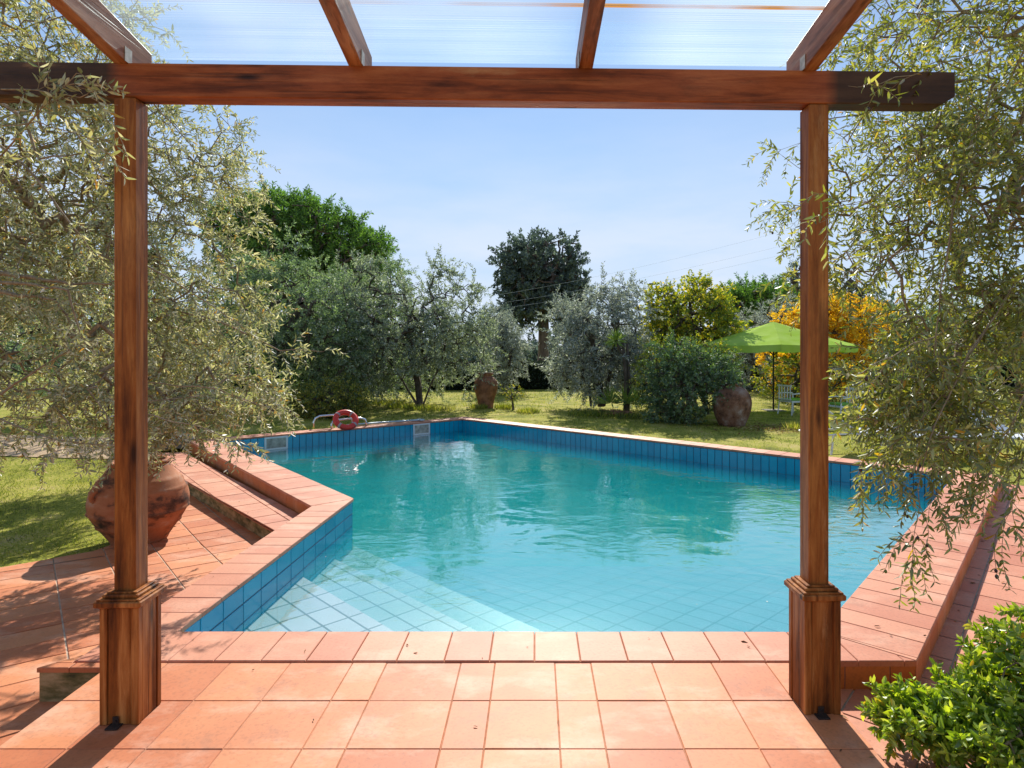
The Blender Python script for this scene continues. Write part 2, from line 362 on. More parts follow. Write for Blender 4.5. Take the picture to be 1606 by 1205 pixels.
M['bark_pine'] = m_ramp_noise('pine_bark', [(0.3, (.05, .035, .03)), (0.6, (.16, .12, .10)), (0.8, (.26, .21, .18))], 5, sc=(1, 1, .3), bump=.7)
M['jar'] = m_ramp_noise('weathered_terracotta', [(0.36, (.03, .018, .012)), (0.43, (.13, .055, .03)), (0.49, (.34, .12, .05)), (0.58, (.40, .16, .075)), (0.66, (.42, .24, .16)), (0.78, (.50, .38, .30))], 2.6, detail=12, bump=.4, bdist=.01, rough=.8, sc=(1, 1, 1.6))
M['jar_brown'] = m_ramp_noise('brown_terracotta', [(0.3, (.06, .03, .02)), (0.5, (.24, .11, .06)), (0.7, (.36, .19, .11))], 5, bump=.3)
M['jar_grey'] = m_ramp_noise('lichen_terracotta', [(0.36, (.05, .03, .022)), (0.48, (.20, .10, .06)), (0.58, (.25, .17, .13)), (0.7, (.42, .38, .36))], 4, detail=10, bump=.3)

M['olive'] = m_leaf('olive_leaf', [(0, (.10, .13, .075)), (.5, (.20, .25, .16)), (.85, (.36, .41, .31)), (1, (.55, .60, .50))], .42, gloss=.12, tcol=(1.15, 1.25, .75))
M['olive_g'] = m_leaf('green_olive_leaf', [(0, (.08, .125, .055)), (.55, (.17, .25, .12)), (.9, (.32, .41, .22)), (1, (.48, .55, .38))], .42, gloss=.08, tcol=(1.15, 1.3, .7))
M['olive_s'] = m_leaf('silver_olive_leaf', [(0, (.13, .155, .14)), (.5, (.26, .30, .26)), (.85, (.44, .49, .43)), (1, (.60, .64, .60))], .40, gloss=.12, tcol=(1.1, 1.15, .85))
M['olive_near'] = m_leaf('near_olive_leaf', [(0, (.17, .20, .06)), (.3, (.32, .34, .14)), (.6, (.48, .48, .27)), (.82, (.66, .64, .48)), (.95, (.78, .75, .64)), (.97, (.52, .36, .05)), (1, (.60, .30, .04))], .45, rough=.5, gloss=.10, tcol=(1.12, 1.12, .62))
M['olive_right'] = m_leaf('right_olive_leaf', [(0, (.10, .13, .03)), (.4, (.21, .25, .05)), (.7, (.34, .37, .08)), (.90, (.46, .48, .22)), (.96, (.52, .50, .40)), (.975, (.55, .38, .04)), (1, (.62, .34, .04))], .48, rough=.45, gloss=.09, tcol=(1.35, 1.3, .35))
M['pine'] = m_leaf('pine_needles', [(0, (.05, .10, .03)), (.5, (.11, .22, .045)), (1, (.22, .36, .08))], .42, gloss=.03, tcol=(1.2, 1.4, .6))
M['holm'] = m_leaf('dark_evergreen_leaf', [(0, (.06, .09, .085)), (.6, (.12, .165, .145)), (1, (.20, .26, .22))], .36, gloss=.05, tcol=(1, 1.1, .8))  # leaf colour lightened and blued in place of distance haze
M['hedge'] = m_leaf('hedge_leaf', [(0, (.012, .022, .012)), (1, (.04, .065, .03))], .2, gloss=.03)
M['shrub'] = m_leaf('shrub_leaf', [(0, (.035, .08, .025)), (.6, (.08, .17, .04)), (1, (.20, .31, .09))], .35, gloss=.10)
M['shrub_y'] = m_leaf('yellowing_shrub_leaf', [(0, (.03, .06, .01)), (.5, (.10, .16, .015)), (.85, (.30, .33, .03)), (1, (.45, .38, .03))], .45, gloss=.06)
M['persimmon'] = m_leaf('yellow_green_leaf', [(0, (.10, .17, .02)), (.45, (.25, .35, .03)), (.75, (.52, .54, .04)), (1, (.72, .54, .04))], .5, gloss=.05, tcol=(1.25, 1.15, .4))
M['golden'] = m_leaf('golden_leaf', [(0, (.50, .34, .015)), (.5, (.80, .55, .02)), (1, (.90, .66, .05))], .5, gloss=.03, tcol=(1.2, 1.05, .4))
M['bright'] = m_leaf('glossy_hedge_leaf', [(0, (.10, .19, .02)), (.40, (.24, .38, .03)), (.75, (.48, .62, .06)), (.96, (.64, .72, .16)), (1, (.60, .42, .05))], .5, rough=.42, gloss=.06, tcol=(1.3, 1.25, .35))
M['grass'] = m_leaf('grass_blade', [(0, (.07, .09, .02)), (.35, (.19, .26, .03)), (.65, (.40, .42, .05)), (1, (.52, .45, .20))], .45, gloss=.03, tcol=(1.2, 1.2, .5))
M['yucca'] = m_leaf('yucca_leaf', [(0, (.12, .22, .03)), (.6, (.30, .46, .06)), (1, (.50, .62, .14))], .4, gloss=.08)
M['litter'] = m_leaf('dry_leaf', [(0, (.10, .045, .02)), (.5, (.24, .12, .05)), (.8, (.36, .24, .10)), (1, (.55, .45, .30))], .2, gloss=.02)

# ------------------------------------------------------------------ numpy foliage
def mesh_np(name, v, f4, rnd):
    me = bpy.data.meshes.new(name); nv, nf = len(v), len(f4)
    me.vertices.add(nv); me.vertices.foreach_set('co', np.ascontiguousarray(v, dtype=np.float32).ravel())
    k = f4.shape[1]
    me.loops.add(nf * k); me.loops.foreach_set('vertex_index', np.ascontiguousarray(f4, dtype=np.int32).ravel())
    me.polygons.add(nf); me.polygons.foreach_set('loop_start', np.arange(0, nf * k, k, dtype=np.int32))
    a = me.attributes.new('rnd', 'FLOAT', 'FACE'); a.data.foreach_set('value', np.ascontiguousarray(rnd, dtype=np.float32))
    me.update(calc_edges=True); return me
def nrm(a): return a / np.maximum(np.linalg.norm(a, axis=-1, keepdims=True), 1e-9)
def leaf_mesh(name, p, d, L, W, rnd, fold=0.25, six=False, curl=0.0, up=None):
    """p base points, d directions; every leaf a folded blade"""
    n = len(p); d = nrm(d); r = nrm(rs.normal(size=(n, 3))) if up is None else nrm(up + .35 * rs.normal(size=(n, 3)))
    side = nrm(np.cross(d, r)); nn = np.cross(side, d)
    L = np.broadcast_to(L, (n,))[:, None]; W = np.broadcast_to(W, (n,))[:, None]
    bend = nn * L * (curl * rs.uniform(-1, 1, size=(n, 1)))
    if six:
        fo = nn * W * fold
        v = np.stack([p, p + d * L * .32 + side * W * .5 + fo + bend * .5, p + d * L * .72 + side * W * .36 + fo + bend * .9, p + d * L + bend * .6,
                      p + d * L * .72 - side * W * .36 + fo + bend * .9, p + d * L * .32 - side * W * .5 + fo + bend * .5], 1).reshape(-1, 3)
        b = (np.arange(n) * 6)[:, None]; f = np.concatenate([b + np.array([[0, 1, 2, 3]]), b + np.array([[3, 4, 5, 0]])], 1).reshape(-1, 4)
        rr = np.repeat(rnd, 2)
    else:
        v = np.stack([p, p + d * L * .45 + side * W * .5 + nn * W * fold, p + d * L + bend, p + d * L * .45 - side * W * .5 + nn * W * fold], 1).reshape(-1, 3)
        f = (np.arange(n) * 4)[:, None] + np.arange(4)[None, :]; rr = rnd
    return mesh_np(name, v, f, rr)
def tubes_mesh(name, p0, p1, r0, r1, k=5):
    d = nrm(p1 - p0); a = np.where(np.abs(d[:, 2:3]) < .9, np.array([[0, 0, 1.]]), np.array([[1., 0, 0]])); u = nrm(np.cross(d, a)); w = np.cross(d, u); n = len(p0)
    ang = np.arange(k) * 2 * np.pi / k
    ring = u[:, None, :] * np.cos(ang)[None, :, None] + w[:, None, :] * np.sin(ang)[None, :, None]
    v = np.concatenate([p0[:, None, :] + ring * r0[:, None, None], p1[:, None, :] + ring * r1[:, None, None]], 1).reshape(-1, 3)
    b = (np.arange(n) * 2 * k)[:, None]; i = np.arange(k)[None, :]; j = (np.arange(k)[None, :] + 1) % k
    f = np.stack([b + i, b + j, b + k + j, b + k + i], 2).reshape(-1, 4)
    return mesh_np(name, v, f, np.full(len(f), .5))
def sample_blobs(blobs, n, shell=.55):
    w = np.array([b[2] if len(b) > 2 else np.prod(b[1]) ** .8 for b in blobs]); w = w / w.sum(); out = []
    for b, ww in zip(blobs, w):
        m = max(1, int(round(n * ww))); d = nrm(rs.normal(size=(m, 3))); r = rs.uniform(0, 1, size=(m, 1)) ** (1 / (3 + 4 * shell))
        q = np.array(b[0]) + d * r * np.array(b[1])
        nc = max(1, m // 7); ce = q[rs.randint(0, m, nc)]; who = rs.randint(0, nc, m)
        near_ = ce[who] + rs.normal(size=(m, 3)) * np.array(b[1]) * .13
        out.append(np.where(rs.uniform(size=(m, 1)) < .62, near_, q))
    return np.concatenate(out)
def grow(trunks, att, step, jit=.25, up=.0):
    """connect every attractor to the nearest grown node; pipe-model radii"""
    pos = []; par = []
    for t in trunks:
        last = -1
        for i, p in enumerate(t):
            pos.append(np.array(p, float)); par.append(last); last = len(pos) - 1
    top = np.mean([t[-1] for t in trunks], 0)
    att = att[np.argsort(np.linalg.norm(att - top, axis=1))]
    cap = len(pos) + len(att) * 14 + 50; A = np.full((cap, 3), 1e9); A[:len(pos)] = pos; par = par + [0] * (cap - len(par)); c = len(pos); tips = []; tdir = []
    ntr = c
    ok = np.zeros(cap, bool)
    k = 0
    for t in trunks:
        m = len(t)
        for i in range(m):
            if i >= m * .45: ok[k] = True
            k += 1
    for a in att:
        dd = np.linalg.norm(A[:c] - a, axis=1) + np.where(ok[:c], 0, 1e6)
        j = int(np.argmin(dd)); d = a - A[j]; Ld = np.linalg.norm(d)
        m = int(max(1, min(13, math.ceil(Ld / step)))); prev = j; off = rs.normal(size=3) * Ld * jit * .5; off[2] += up * Ld
        if c + m >= cap: break
        for q in range(1, m + 1):
            t = q / m; A[c] = A[j] + d * t + off * math.sin(math.pi * t); par[c] = prev; ok[c] = True; prev = c; c += 1
        tips.append(c - 1); tdir.append(nrm(A[c - 1] - A[par[c - 1]]))
    A = A[:c]; par = np.array(par[:c]); cnt = np.zeros(c); cnt[tips] = 1
    for i in range(c - 1, -1, -1):
        if par[i] >= 0: cnt[par[i]] += max(cnt[i], .2)
    return A, par, cnt, np.array(tips), np.array(tdir)
def twigs(start, d0, n, ds, droop, spread=.3, leaves=2, ldir=.6, L=.05, jL=.3, wander=.12):
    """walk out along twigs, leaves in crossed pairs; returns leaf bases, dirs, lengths and twig segments"""
    p = start.copy(); d = nrm(d0 + spread * rs.normal(size=d0.shape)); P0, D0, L0, S0, S1 = [], [], [], [], []
    ref = nrm(np.cross(d, rs.normal(size=d.shape)))
    for s in range(n):
        q = p + d * ds * rs.uniform(.7, 1.3, size=(len(p), 1)); S0.append(p); S1.append(q); p = q
        d = nrm(d + np.array([0, 0, -droop]) + wander * rs.normal(size=d.shape))
        ref = nrm(np.cross(d, ref))
        for k in range(leaves):
            sgn = 1 if k % 2 == 0 else -1
            P0.append(p + d * ds * (.5 * (k // 2))); D0.append(nrm(d * ldir + ref * sgn * (1 - ldir * .3) + .25 * rs.normal(size=d.shape)))
            L0.append(L * (1 - .35 * s / n) * rs.uniform(1 - jL, 1 + jL, size=len(p)))
    return np.concatenate(P0), np.concatenate(D0), np.concatenate(L0), np.concatenate(S0), np.concatenate(S1)

def tree(name, label, cat, trunks, blobs, n_att, leafmat, barkmat, step=.35, jit=.16, r_tip=.006, r_pow=.40, rmax=.16,
         tw=dict(n=5, ds=.08, droop=.1, L=.1), wr=.34, six=False, shell=.55, group=None, twig_r=0.0, up=0.0, k=5, tint=0.0, part='crown', curl=.1):
    root = empty(name, tuple(trunks[0][0]), label, cat, group); o0 = np.array(trunks[0][0], float)
    att = sample_blobs(blobs, n_att, shell)
    A, par, cnt, tips, tdir = grow(trunks, att, step, jit, up)
    rad = np.minimum(r_tip * cnt ** r_pow, rmax); rad = np.maximum(rad, r_tip * .7)
    m = par >= 0; i1 = np.where(m)[0]; i0 = par[i1]
    r0 = rad[i0]; r1 = rad[i1]; r0 = np.minimum(r0, r1 * 1.5)
    base = i0 == 0; r0[base] = r1[base] * 1.5
    lp, ld, lL, s0, s1 = twigs(A[tips], tdir, **tw)
    P0, P1, R0, R1 = A[i0], A[i1], r0, r1
    tr = link('trunk', tubes_mesh('trunk', P0 - o0, P1 - o0, R0, R1, k), barkmat, root, True)
    if twig_r > 0:
        link('twigs', tubes_mesh('twigs', s0 - o0, s1 - o0, np.full(len(s0), twig_r), np.full(len(s0), twig_r * .8), 3), barkmat, root)
    rnd = np.clip(rs.uniform(0, 1, size=len(lp)) + tint, 0, 1)
    link(part, leaf_mesh(part, lp - o0, ld, lL, lL * wr, rnd, six=six, curl=curl), leafmat, root)
    return root, A, tips

def B(px, py, rx, ry, Y, rd=None, w=None):
    """ellipsoid of foliage centred where the photo shows it, at its own distance Y"""
    c = P(px, py, Y); s = Y / F; t = (c, np.array([rx * s, rd if rd else (rx + ry) / 2 * s, ry * s]))
    return t + (w,) if w else t

# ------------------------------------------------------------------ the pool: plan
ZD, ZL, ZM, ZR = -0.006, -0.29, -0.14, -0.14     # deck, left terrace, left step, right terrace
pA, pB_, pC, pD, pE, pF = (-1.95, 3.26), (-1.90, 6.28), (-5.50, 10.56), (-1.69, 13.97), (5.21, 7.50), (1.54, 3.26)
inner = [pA, pB_, pC, pD, pE, pF]                # clockwise seen from above
WZ = -0.27
wid = {'AB': .30, 'BC': .44, 'CD': .34, 'DE': .34, 'EF': .44, 'FA': .30}
oAB = offset_line(pA, pB_, wid['AB']); oBC = offset_line(pB_, pC, wid['BC']); oCD = offset_line(pC, pD, wid['CD'])
oDE = offset_line(pD, pE, wid['DE']); oEF = offset_line(pE, pF, wid['EF']); oFA = offset_line(pF, pA, wid['FA'])
qA = isect(*oFA, *oAB); qB = isect(*oAB, *oBC); qC = isect(*oBC, *oCD); qD = isect(*oCD, *oDE); qE = isect(*oDE, *oEF); qF = isect(*oEF, *oFA)
outer = [qA, qB, qC, qD, qE, qF]
pool = empty('swimming_pool', (0, 0, 0), 'six-sided in-ground pool with blue tiled walls and wide terracotta coping', 'swimming pool')

def wall_strip(m, pts, z0, z1):
    for i in range(len(pts) - 1):
        a, b = pts[i], pts[i + 1]; m.poly([(a[0], a[1], z0), (b[0], b[1], z0), (b[0], b[1], z1), (a[0], a[1], z1)])
def coping(quad, axis, step, z=0.0, jit=.006, g=.0032, oh=0.0):
    m = MB()
    for q in split_poly(ccw(quad), axis, cuts_for(quad, axis, step, jit), g):
        m.cur = random.random(); m.slab(q, z + random.uniform(-.0012, .0012), .028, .0035)
    return m
def strip_dir(a, b): return (b[0] - a[0], b[1] - a[1])
def over(p, q, d=.012):
    """inner edge pushed a little over the water"""
    return offset_line(p, q, -d)
iAB = over(pA, pB_); iBC = over(pB_, pC); iCD = over(pC, pD); iDE = over(pD, pE); iEF = over(pE, pF); iFA = over(pF, pA)
hA = isect(*iFA, *iAB); hB = isect(*iAB, *iBC); hC = isect(*iBC, *iCD); hD = isect(*iCD, *iDE); hE = isect(*iDE, *iEF); hF = isect(*iEF, *iFA)
hh = [hA, hB, hC, hD, hE, hF]
steps = [.205, .30, .25, .25, .205, .225]
cm_ = MB()
for i in range(6):
    j = (i + 1) % 6
    quad = [hh[i], hh[j], outer[j], outer[i]]
    if i == 5: quad = [hh[5], hh[0], (outer[0][0], outer[0][1]), (qF[0], qF[1])]
    ax = strip_dir(hh[i], hh[j]); s = coping(quad, ax, steps[i])
    b = len(cm_.v); cm_.v += s.v; cm_.f += [tuple(b + k for k in f) for f in s.f]; cm_.r += s.r
cop = cm_.build('coping', M['cotto_pink'], pool)
# core of the pool walls: closed ring between inner wall face and outer face, top just under the coping
core = MB(); cbed = MB(); zt, zb = -.0275, -2.2; ins = [inner[i] for i in range(6)]
oc = []
for i in range(6):
    p0, p1, p2 = outer[i - 1], outer[i], outer[(i + 1) % 6]; oc.append((p1[0] + (inner[i][0] - p1[0]) * .012, p1[1] + (inner[i][1] - p1[1]) * .012))
for i in range(6):
    j = (i + 1) % 6
    cbed.poly([(ins[i][0], ins[i][1], zt), (oc[i][0], oc[i][1], zt), (oc[j][0], oc[j][1], zt), (ins[j][0], ins[j][1], zt)]); cbed.poly([(oc[i][0], oc[i][1], zt), (oc[i][0], oc[i][1], zt + .018), (oc[j][0], oc[j][1], zt + .018), (oc[j][0], oc[j][1], zt)])
    cbed.poly([(ins[i][0], ins[i][1], zt + .018), (oc[i][0], oc[i][1], zt + .018), (oc[j][0], oc[j][1], zt + .018), (ins[j][0], ins[j][1], zt + .018)])
    core.poly([(ins[i][0], ins[i][1], zb), (ins[i][0], ins[i][1], zt), (ins[j][0], ins[j][1], zt), (ins[j][0], ins[j][1], zb)])
    core.poly([(oc[i][0], oc[i][1], zb), (oc[j][0], oc[j][1], zb), (oc[j][0], oc[j][1], zt), (oc[i][0], oc[i][1], zt)])
core.build('wall', M['pool_grout'], pool); cbed.build('coping_bed', M['grout'], pool)
# blue wall tiles, each a thin proud tile
def wall_tiles(m, a, b, rows, tw, th, z0, skip=()):
    u = unit(strip_dir(a, b)); L = math.hypot(b[0] - a[0], b[1] - a[1]); n = (u[1], -u[0])     # towards the water
    for r in range(rows):
        zt_ = z0 - r * th; k = 0; t = 0.0
        while t < L:
            t1 = min(t + tw, L); g = .0045; e = .004
            if t1 - t > .02 and not any(s0 < (t + t1) / 2 < s1 and zt_ - th / 2 > s2 for s0, s1, s2 in skip):
                m.cur = random.random(); x0, x1 = t + g, t1 - g
                q = [(x0, zt_ - th + g), (x1, zt_ - th + g), (x1, zt_ - g), (x0, zt_ - g)]; e2 = .0025
                back = [(a[0] + u[0] * x, a[1] + u[1] * x, z) for x, z in q]
                fr = [(a[0] + u[0] * x + n[0] * e, a[1] + u[1] * x + n[1] * e, z) for x, z in [(x0 + e2, q[0][1] + e2), (x1 - e2, q[0][1] + e2), (x1 - e2, q[2][1] - e2), (x0 + e2, q[2][1] - e2)]]
                m.add(back + fr, [(4, 5, 6, 7)] + [(i, (i + 1) % 4, 4 + (i + 1) % 4, 4 + i) for i in range(4)])
            t = t1
Lcd = math.hypot(pD[0] - pC[0], pD[1] - pC[1])
def along(a, b, px):
    """distance along a-b of the wall point seen at photo column px"""
    u = unit(strip_dir(a, b)); s = (px - CX) / F
    return (s * a[1] - a[0]) / (u[0] - s * u[1])
sk = [along(pC, pD, 433), along(pC, pD, 661)]
tl = MB()
wall_tiles(tl, pA, pB_, 4, .25, .125, -.03)
wall_tiles(tl, pB_, pC, 3, .125, .25, -.03)
wall_tiles(tl, pC, pD, 4, .125, .25, -.03, [(sk[0] - .21, sk[0] + .21, -.28), (sk[1] - .21, sk[1] + .21, -.28)])
wall_tiles(tl, pD, pE, 4, .125, .25, -.03)
wall_tiles(tl, pE, pF, 4, .125, .25, -.03)
wall_tiles(tl, pF, pA, 2, .25, .125, -.03)
tl.build('wall_tiles', M['blue'], pool)
# skimmer frames
ucd = unit(strip_dir(pC, pD)); rzc = math.atan2(ucd[1], ucd[0])
for s in sk:
    cx, cy = pC[0] + ucd[0] * s, pC[1] + ucd[1] * s
    f = MB()
    for (dx, dz, w, h) in ((0, -.045, .42, .03), (0, -.255, .42, .03), (-.1925, -.15, .035, .18), (.1925, -.15, .035, .18)):
        f.box((cx + ucd[0] * dx + ucd[1] * .006, cy + ucd[1] * dx - ucd[0] * .006, dz), (w, .022, h), .003, rzc)
    fr = f.build('skimmer_frame', M['white'], pool)
    g = MB(); g.box((cx + ucd[1] * .001, cy - ucd[0] * .001, -.15), (.35, .012, .18), 0, rzc)
    g.build('flap', m_plain('skimmer_flap', (.42, .40, .34), .5, var=.4, scale=12), fr)
# a round inlet fitting in the wall D-E
tde = along(pD, pE, 1208); ude = unit(strip_dir(pD, pE)); nde = (ude[1], -ude[0])

# pool floor: three pale corner steps, a shallow shelf, then a slope to the deep end
def m_floor(name, a, b, grout, size=.26, rot=45.0, mort=.009):
    m, n, l, out = mat(name); bs = N(n, 'ShaderNodeBsdfPrincipled', i_Roughness=.35)
    br = n.new('ShaderNodeTexBrick'); br.offset = 0; br.squash = 1
    br.inputs['Scale'].default_value = 1; br.inputs['Brick Width'].default_value = size; br.inputs['Row Height'].default_value = size * .72
    br.inputs['Mortar Size'].default_value = mort; br.inputs['Mortar Smooth'].default_value = .3
    br.inputs['Color1'].default_value = a + (1,); br.inputs['Color2'].default_value = b + (1,); br.inputs['Mortar'].default_value = grout + (1,)
    l.new(coords(n, l, (1, 1, 1), 'Object', (0, 0, math.radians(rot))), br.inputs[0])
    no = N(n, 'ShaderNodeTexNoise', i_Scale=1.1, i_Detail=5.0); l.new(coords(n, l), no.inputs[0])
    r = ramp(n, [(.4, (1, 1, 1)), (.7, (.72, .86, .80))]); l.new(no.outputs[0], r.inputs[0])
    mu = N(n, 'ShaderNodeMixRGB', blend_type='MULTIPLY'); mu.inputs[0].default_value = 1; l.new(br.outputs[0], mu.inputs[1]); l.new(r.outputs[0], mu.inputs[2])
    l.new(mu.outputs[0], bs.inputs['Base Color']); l.new(bs.outputs[0], out.inputs[0]); return m
M['floor_pale'] = m_floor('pale_floor_tile', (.46, .52, .55), (.56, .60, .62), (.10, .14, .13))
M['floor_shelf'] = m_floor('shelf_floor_tile', (.40, .49, .60), (.47, .55, .67), (.10, .16, .18))
M['floor_deep'] = m_ramp_noise('deep_basin', [(0.3, (.02, .40, .38)), (0.5, (.03, .50, .48)), (0.75, (.04, .58, .52))], 1.2, rough=.5, bump=0)
us = (math.cos(math.radians(45)), math.sin(math.radians(45)))
region = [(pA[0] - .05, pA[1] - .05), (pA[0] - .05, 9.0), (pD[0], 9.0), (3.6, 9.0), (3.6, 5.5), (pF[0] + .1, pA[1] - .05)]
s_edge = [span([G(474, 898, -.31)], us)[0], span([G(523, 868, -.40)], us)[0], span([G(556, 852, -.51)], us)[0]]
base_poly = [(-2.0, 3.2), (2.2, 3.2), (2.2, 9.5), (-2.0, 9.5)]
def band(lo, hi): 
    q = clip(base_poly, us, hi); return ccw(clip(q, (-us[0], -us[1]), -lo))
fl = MB()
zs = [-.335, -.44, -.535]; lo = 0.0
for e, z in zip(s_edge, zs):
    q = band(lo, e); fl.slab(q, z, 1.6, .01); lo = e
fl.build('corner_steps', M['floor_pale'], pool)
shelf = MB()
def zfloor(x, y):
    t = min(1, max(0, (y - 4.2) / 3.8)); return -.575 - .28 * (t * t * (3 - 2 * t))
nx, ny = 30, 44; X0, X1, Y0, Y1 = -6.0, 5.8, 3.1, 14.3
gv = [(X0 + (X1 - X0) * i / nx, Y0 + (Y1 - Y0) * j / ny, zfloor(0, Y0 + (Y1 - Y0) * j / ny)) for j in range(ny + 1) for i in range(nx + 1)]
ysplit = [j for j in range(ny) if Y0 + (Y1 - Y0) * j / ny > 6.2][0]
def gridmesh(j0, j1):
    m = MB(); m.v = gv; m.f = [(j * (nx + 1) + i, j * (nx + 1) + i + 1, (j + 1) * (nx + 1) + i + 1, (j + 1) * (nx + 1) + i) for j in range(j0, j1) for i in range(nx)]; m.r = [.5] * len(m.f); return m
gridmesh(0, ysplit).build('shallow_floor', M['floor_shelf'], pool, True)
gridmesh(ysplit, ny).build('deep_floor', M['floor_deep'], pool, True)

# water: clear volume that soaks up red light, mirror-like skin with fine ripples
def m_water():
    m, n, l, out = mat('pool_water')
    co = coords(n, l, (1.0, 1.0, 1.0)); 
    n1 = N(n, 'ShaderNodeTexNoise', i_Scale=1.5, i_Detail=2.0, i_Distortion=.6); l.new(co, n1.inputs[0])
    n2 = N(n, 'ShaderNodeTexNoise', i_Scale=6.5, i_Detail=3.0, i_Distortion=.8); l.new(coords(n, l, (.8, 1.3, 1), 'Object', (0, 0, .5)), n2.inputs[0])
    n3 = N(n, 'ShaderNodeTexNoise', i_Scale=.45, i_Detail=1.0); l.new(co, n3.inputs[0])
    r3 = ramp(n, [(.40, (.10, .10, .10)), (.62, (1, 1, 1))]); l.new(n3.outputs[0], r3.inputs[0])
    mu = N(n, 'ShaderNodeMath', operation='MULTIPLY'); l.new(n2.outputs[0], mu.inputs[0]); l.new(r3.outputs[0], mu.inputs[1])
    b1 = N(n, 'ShaderNodeBump', i_Strength=1.0, i_Distance=.014); l.new(n1.outputs[0], b1.inputs['Height'])
    b2 = N(n, 'ShaderNodeBump', i_Strength=1.0, i_Distance=.006); l.new(mu.outputs[0], b2.inputs['Height']); l.new(b1.outputs[0], b2.inputs['Normal'])
    geo = n.new('ShaderNodeNewGeometry'); dot = N(n, 'ShaderNodeVectorMath', operation='DOT_PRODUCT'); l.new(geo.outputs['Incoming'], dot.inputs[0]); l.new(b2.outputs[0], dot.inputs[1])
    ab = N(n, 'ShaderNodeMath', operation='ABSOLUTE'); l.new(dot.outputs['Value'], ab.inputs[0])
    su = N(n, 'ShaderNodeMath', operation='SUBTRACT', use_clamp=True); su.inputs[0].default_value = 1; l.new(ab.outputs[0], su.inputs[1])
    pw = N(n, 'ShaderNodeMath', operation='POWER'); l.new(su.outputs[0], pw.inputs[0]); pw.inputs[1].default_value = 2.8
    ma = N(n, 'ShaderNodeMath', operation='MULTIPLY_ADD', use_clamp=True); l.new(pw.outputs[0], ma.inputs[0]); ma.inputs[1].default_value = .96; ma.inputs[2].default_value = .03
    tr = N(n, 'ShaderNodeBsdfTransparent'); tr.inputs[0].default_value = (.98, 1, 1, 1)
    gl = N(n, 'ShaderNodeBsdfGlossy', i_Roughness=.0); gl.inputs[0].default_value = (1, 1, 1, 1); l.new(b2.outputs[0], gl.inputs['Normal'])
    mx = n.new('ShaderNodeMixShader'); l.new(ma.outputs[0], mx.inputs[0]); l.new(tr.outputs[0], mx.inputs[1]); l.new(gl.outputs[0], mx.inputs[2]); l.new(mx.outputs[0], out.inputs[0])
    va = n.new('ShaderNodeVolumeAbsorption'); va.inputs['Color'].default_value = (0.0, .92, .995, 1); va.inputs['Density'].default_value = 1.25
    vs = n.new('ShaderNodeVolumeScatter'); vs.inputs['Color'].default_value = (.02, .84, .99, 1); vs.inputs['Density'].default_value = 1.0; vs.inputs['Anisotropy'].default_value = .2
    av = n.new('ShaderNodeAddShader'); l.new(va.outputs[0], av.inputs[0]); l.new(vs.outputs[0], av.inputs[1])
    l.new(av.outputs[0], out.inputs['Volume']); return m
wm = MB()
wi = [offset_line(inner[i], inner[(i + 1) % 6], .03) for i in range(6)]
wp = [isect(*wi[i - 1], *wi[i]) for i in range(6)]
wm.v = [(p[0], p[1], WZ) for p in wp] + [(p[0], p[1], -2.1) for p in wp]
wt = [(0, 1, 5), (1, 4, 5), (1, 3, 4), (1, 2, 3)]
wm.f = [tuple(reversed(t)) for t in wt] + [tuple(6 + k for k in t) for t in wt] + [(i, (i + 1) % 6, 6 + (i + 1) % 6, 6 + i) for i in range(6)]; wm.r = [.5] * len(wm.f)
tag(wm.build('pool_water', m_water()), kind='structure')

# ------------------------------------------------------------------ paving
def pave(name, polys, z, ax, wu, wv, matt, groutmat, g=.006, jit=.004, th=.03, phase=(0, 0), stagger=0.0, base=.25):
    m = MB(); gm = MB(); ay = (-ax[1], ax[0])
    for poly in polys:
        for r, row in enumerate(split_poly(ccw(poly), ay, cuts_for(poly, ay, wv, 0, phase[1]), g)):
            for q in split_poly(row, ax, cuts_for(row, ax, wu, jit, phase[0] + (stagger if r % 2 else 0)), g):
                m.cur = random.random(); m.slab(q, z + random.uniform(-.0013, .0013), th, .003)
        gm.slab(ccw(poly), z - .005, base, .002)
    o = tag(m.build(name, matt), kind='structure')
    g_ = gm.build(name + '_bed', groutmat); tag(g_, kind='structure'); return o
# foreground deck: irregular columns, even rows
dm = MB(); xs = [-2.06, -1.79, -1.487, -1.192, -.89, -.724, -.363, -.197, .093, .268, .566, .854, 1.12, 1.29]
ys = [-1.5 + .322 * k for k in range(15)]; ys = [y - ys[-1] + 2.952 for y in ys]; ys = [y for y in ys if y > -2]
for j in range(len(ys) - 1):
    for i in range(len(xs) - 1):
        g = .0014
        dm.cur = random.random()
        dm.slab([(xs[i] + g, ys[j] + g), (xs[i + 1] - g, ys[j] + g), (xs[i + 1] - g, ys[j + 1] - g), (xs[i] + g, ys[j + 1] - g)], ZD + random.uniform(-.0015, .0015), .03, .0026)
tag(dm.build('deck_paving', M['cotto']), kind='structure')
gb = MB(); gb.box(((xs[0] + xs[-1]) / 2, (ys[0] + 2.955) / 2, ZD - .0036 - .2), (xs[-1] - xs[0] - .004, 2.955 - ys[0], .4)); tag(gb.build('deck_bed', M['grout']), kind='structure')

u45 = unit((pB_[0] - pC[0], pB_[1] - pC[1]))      # along B-C
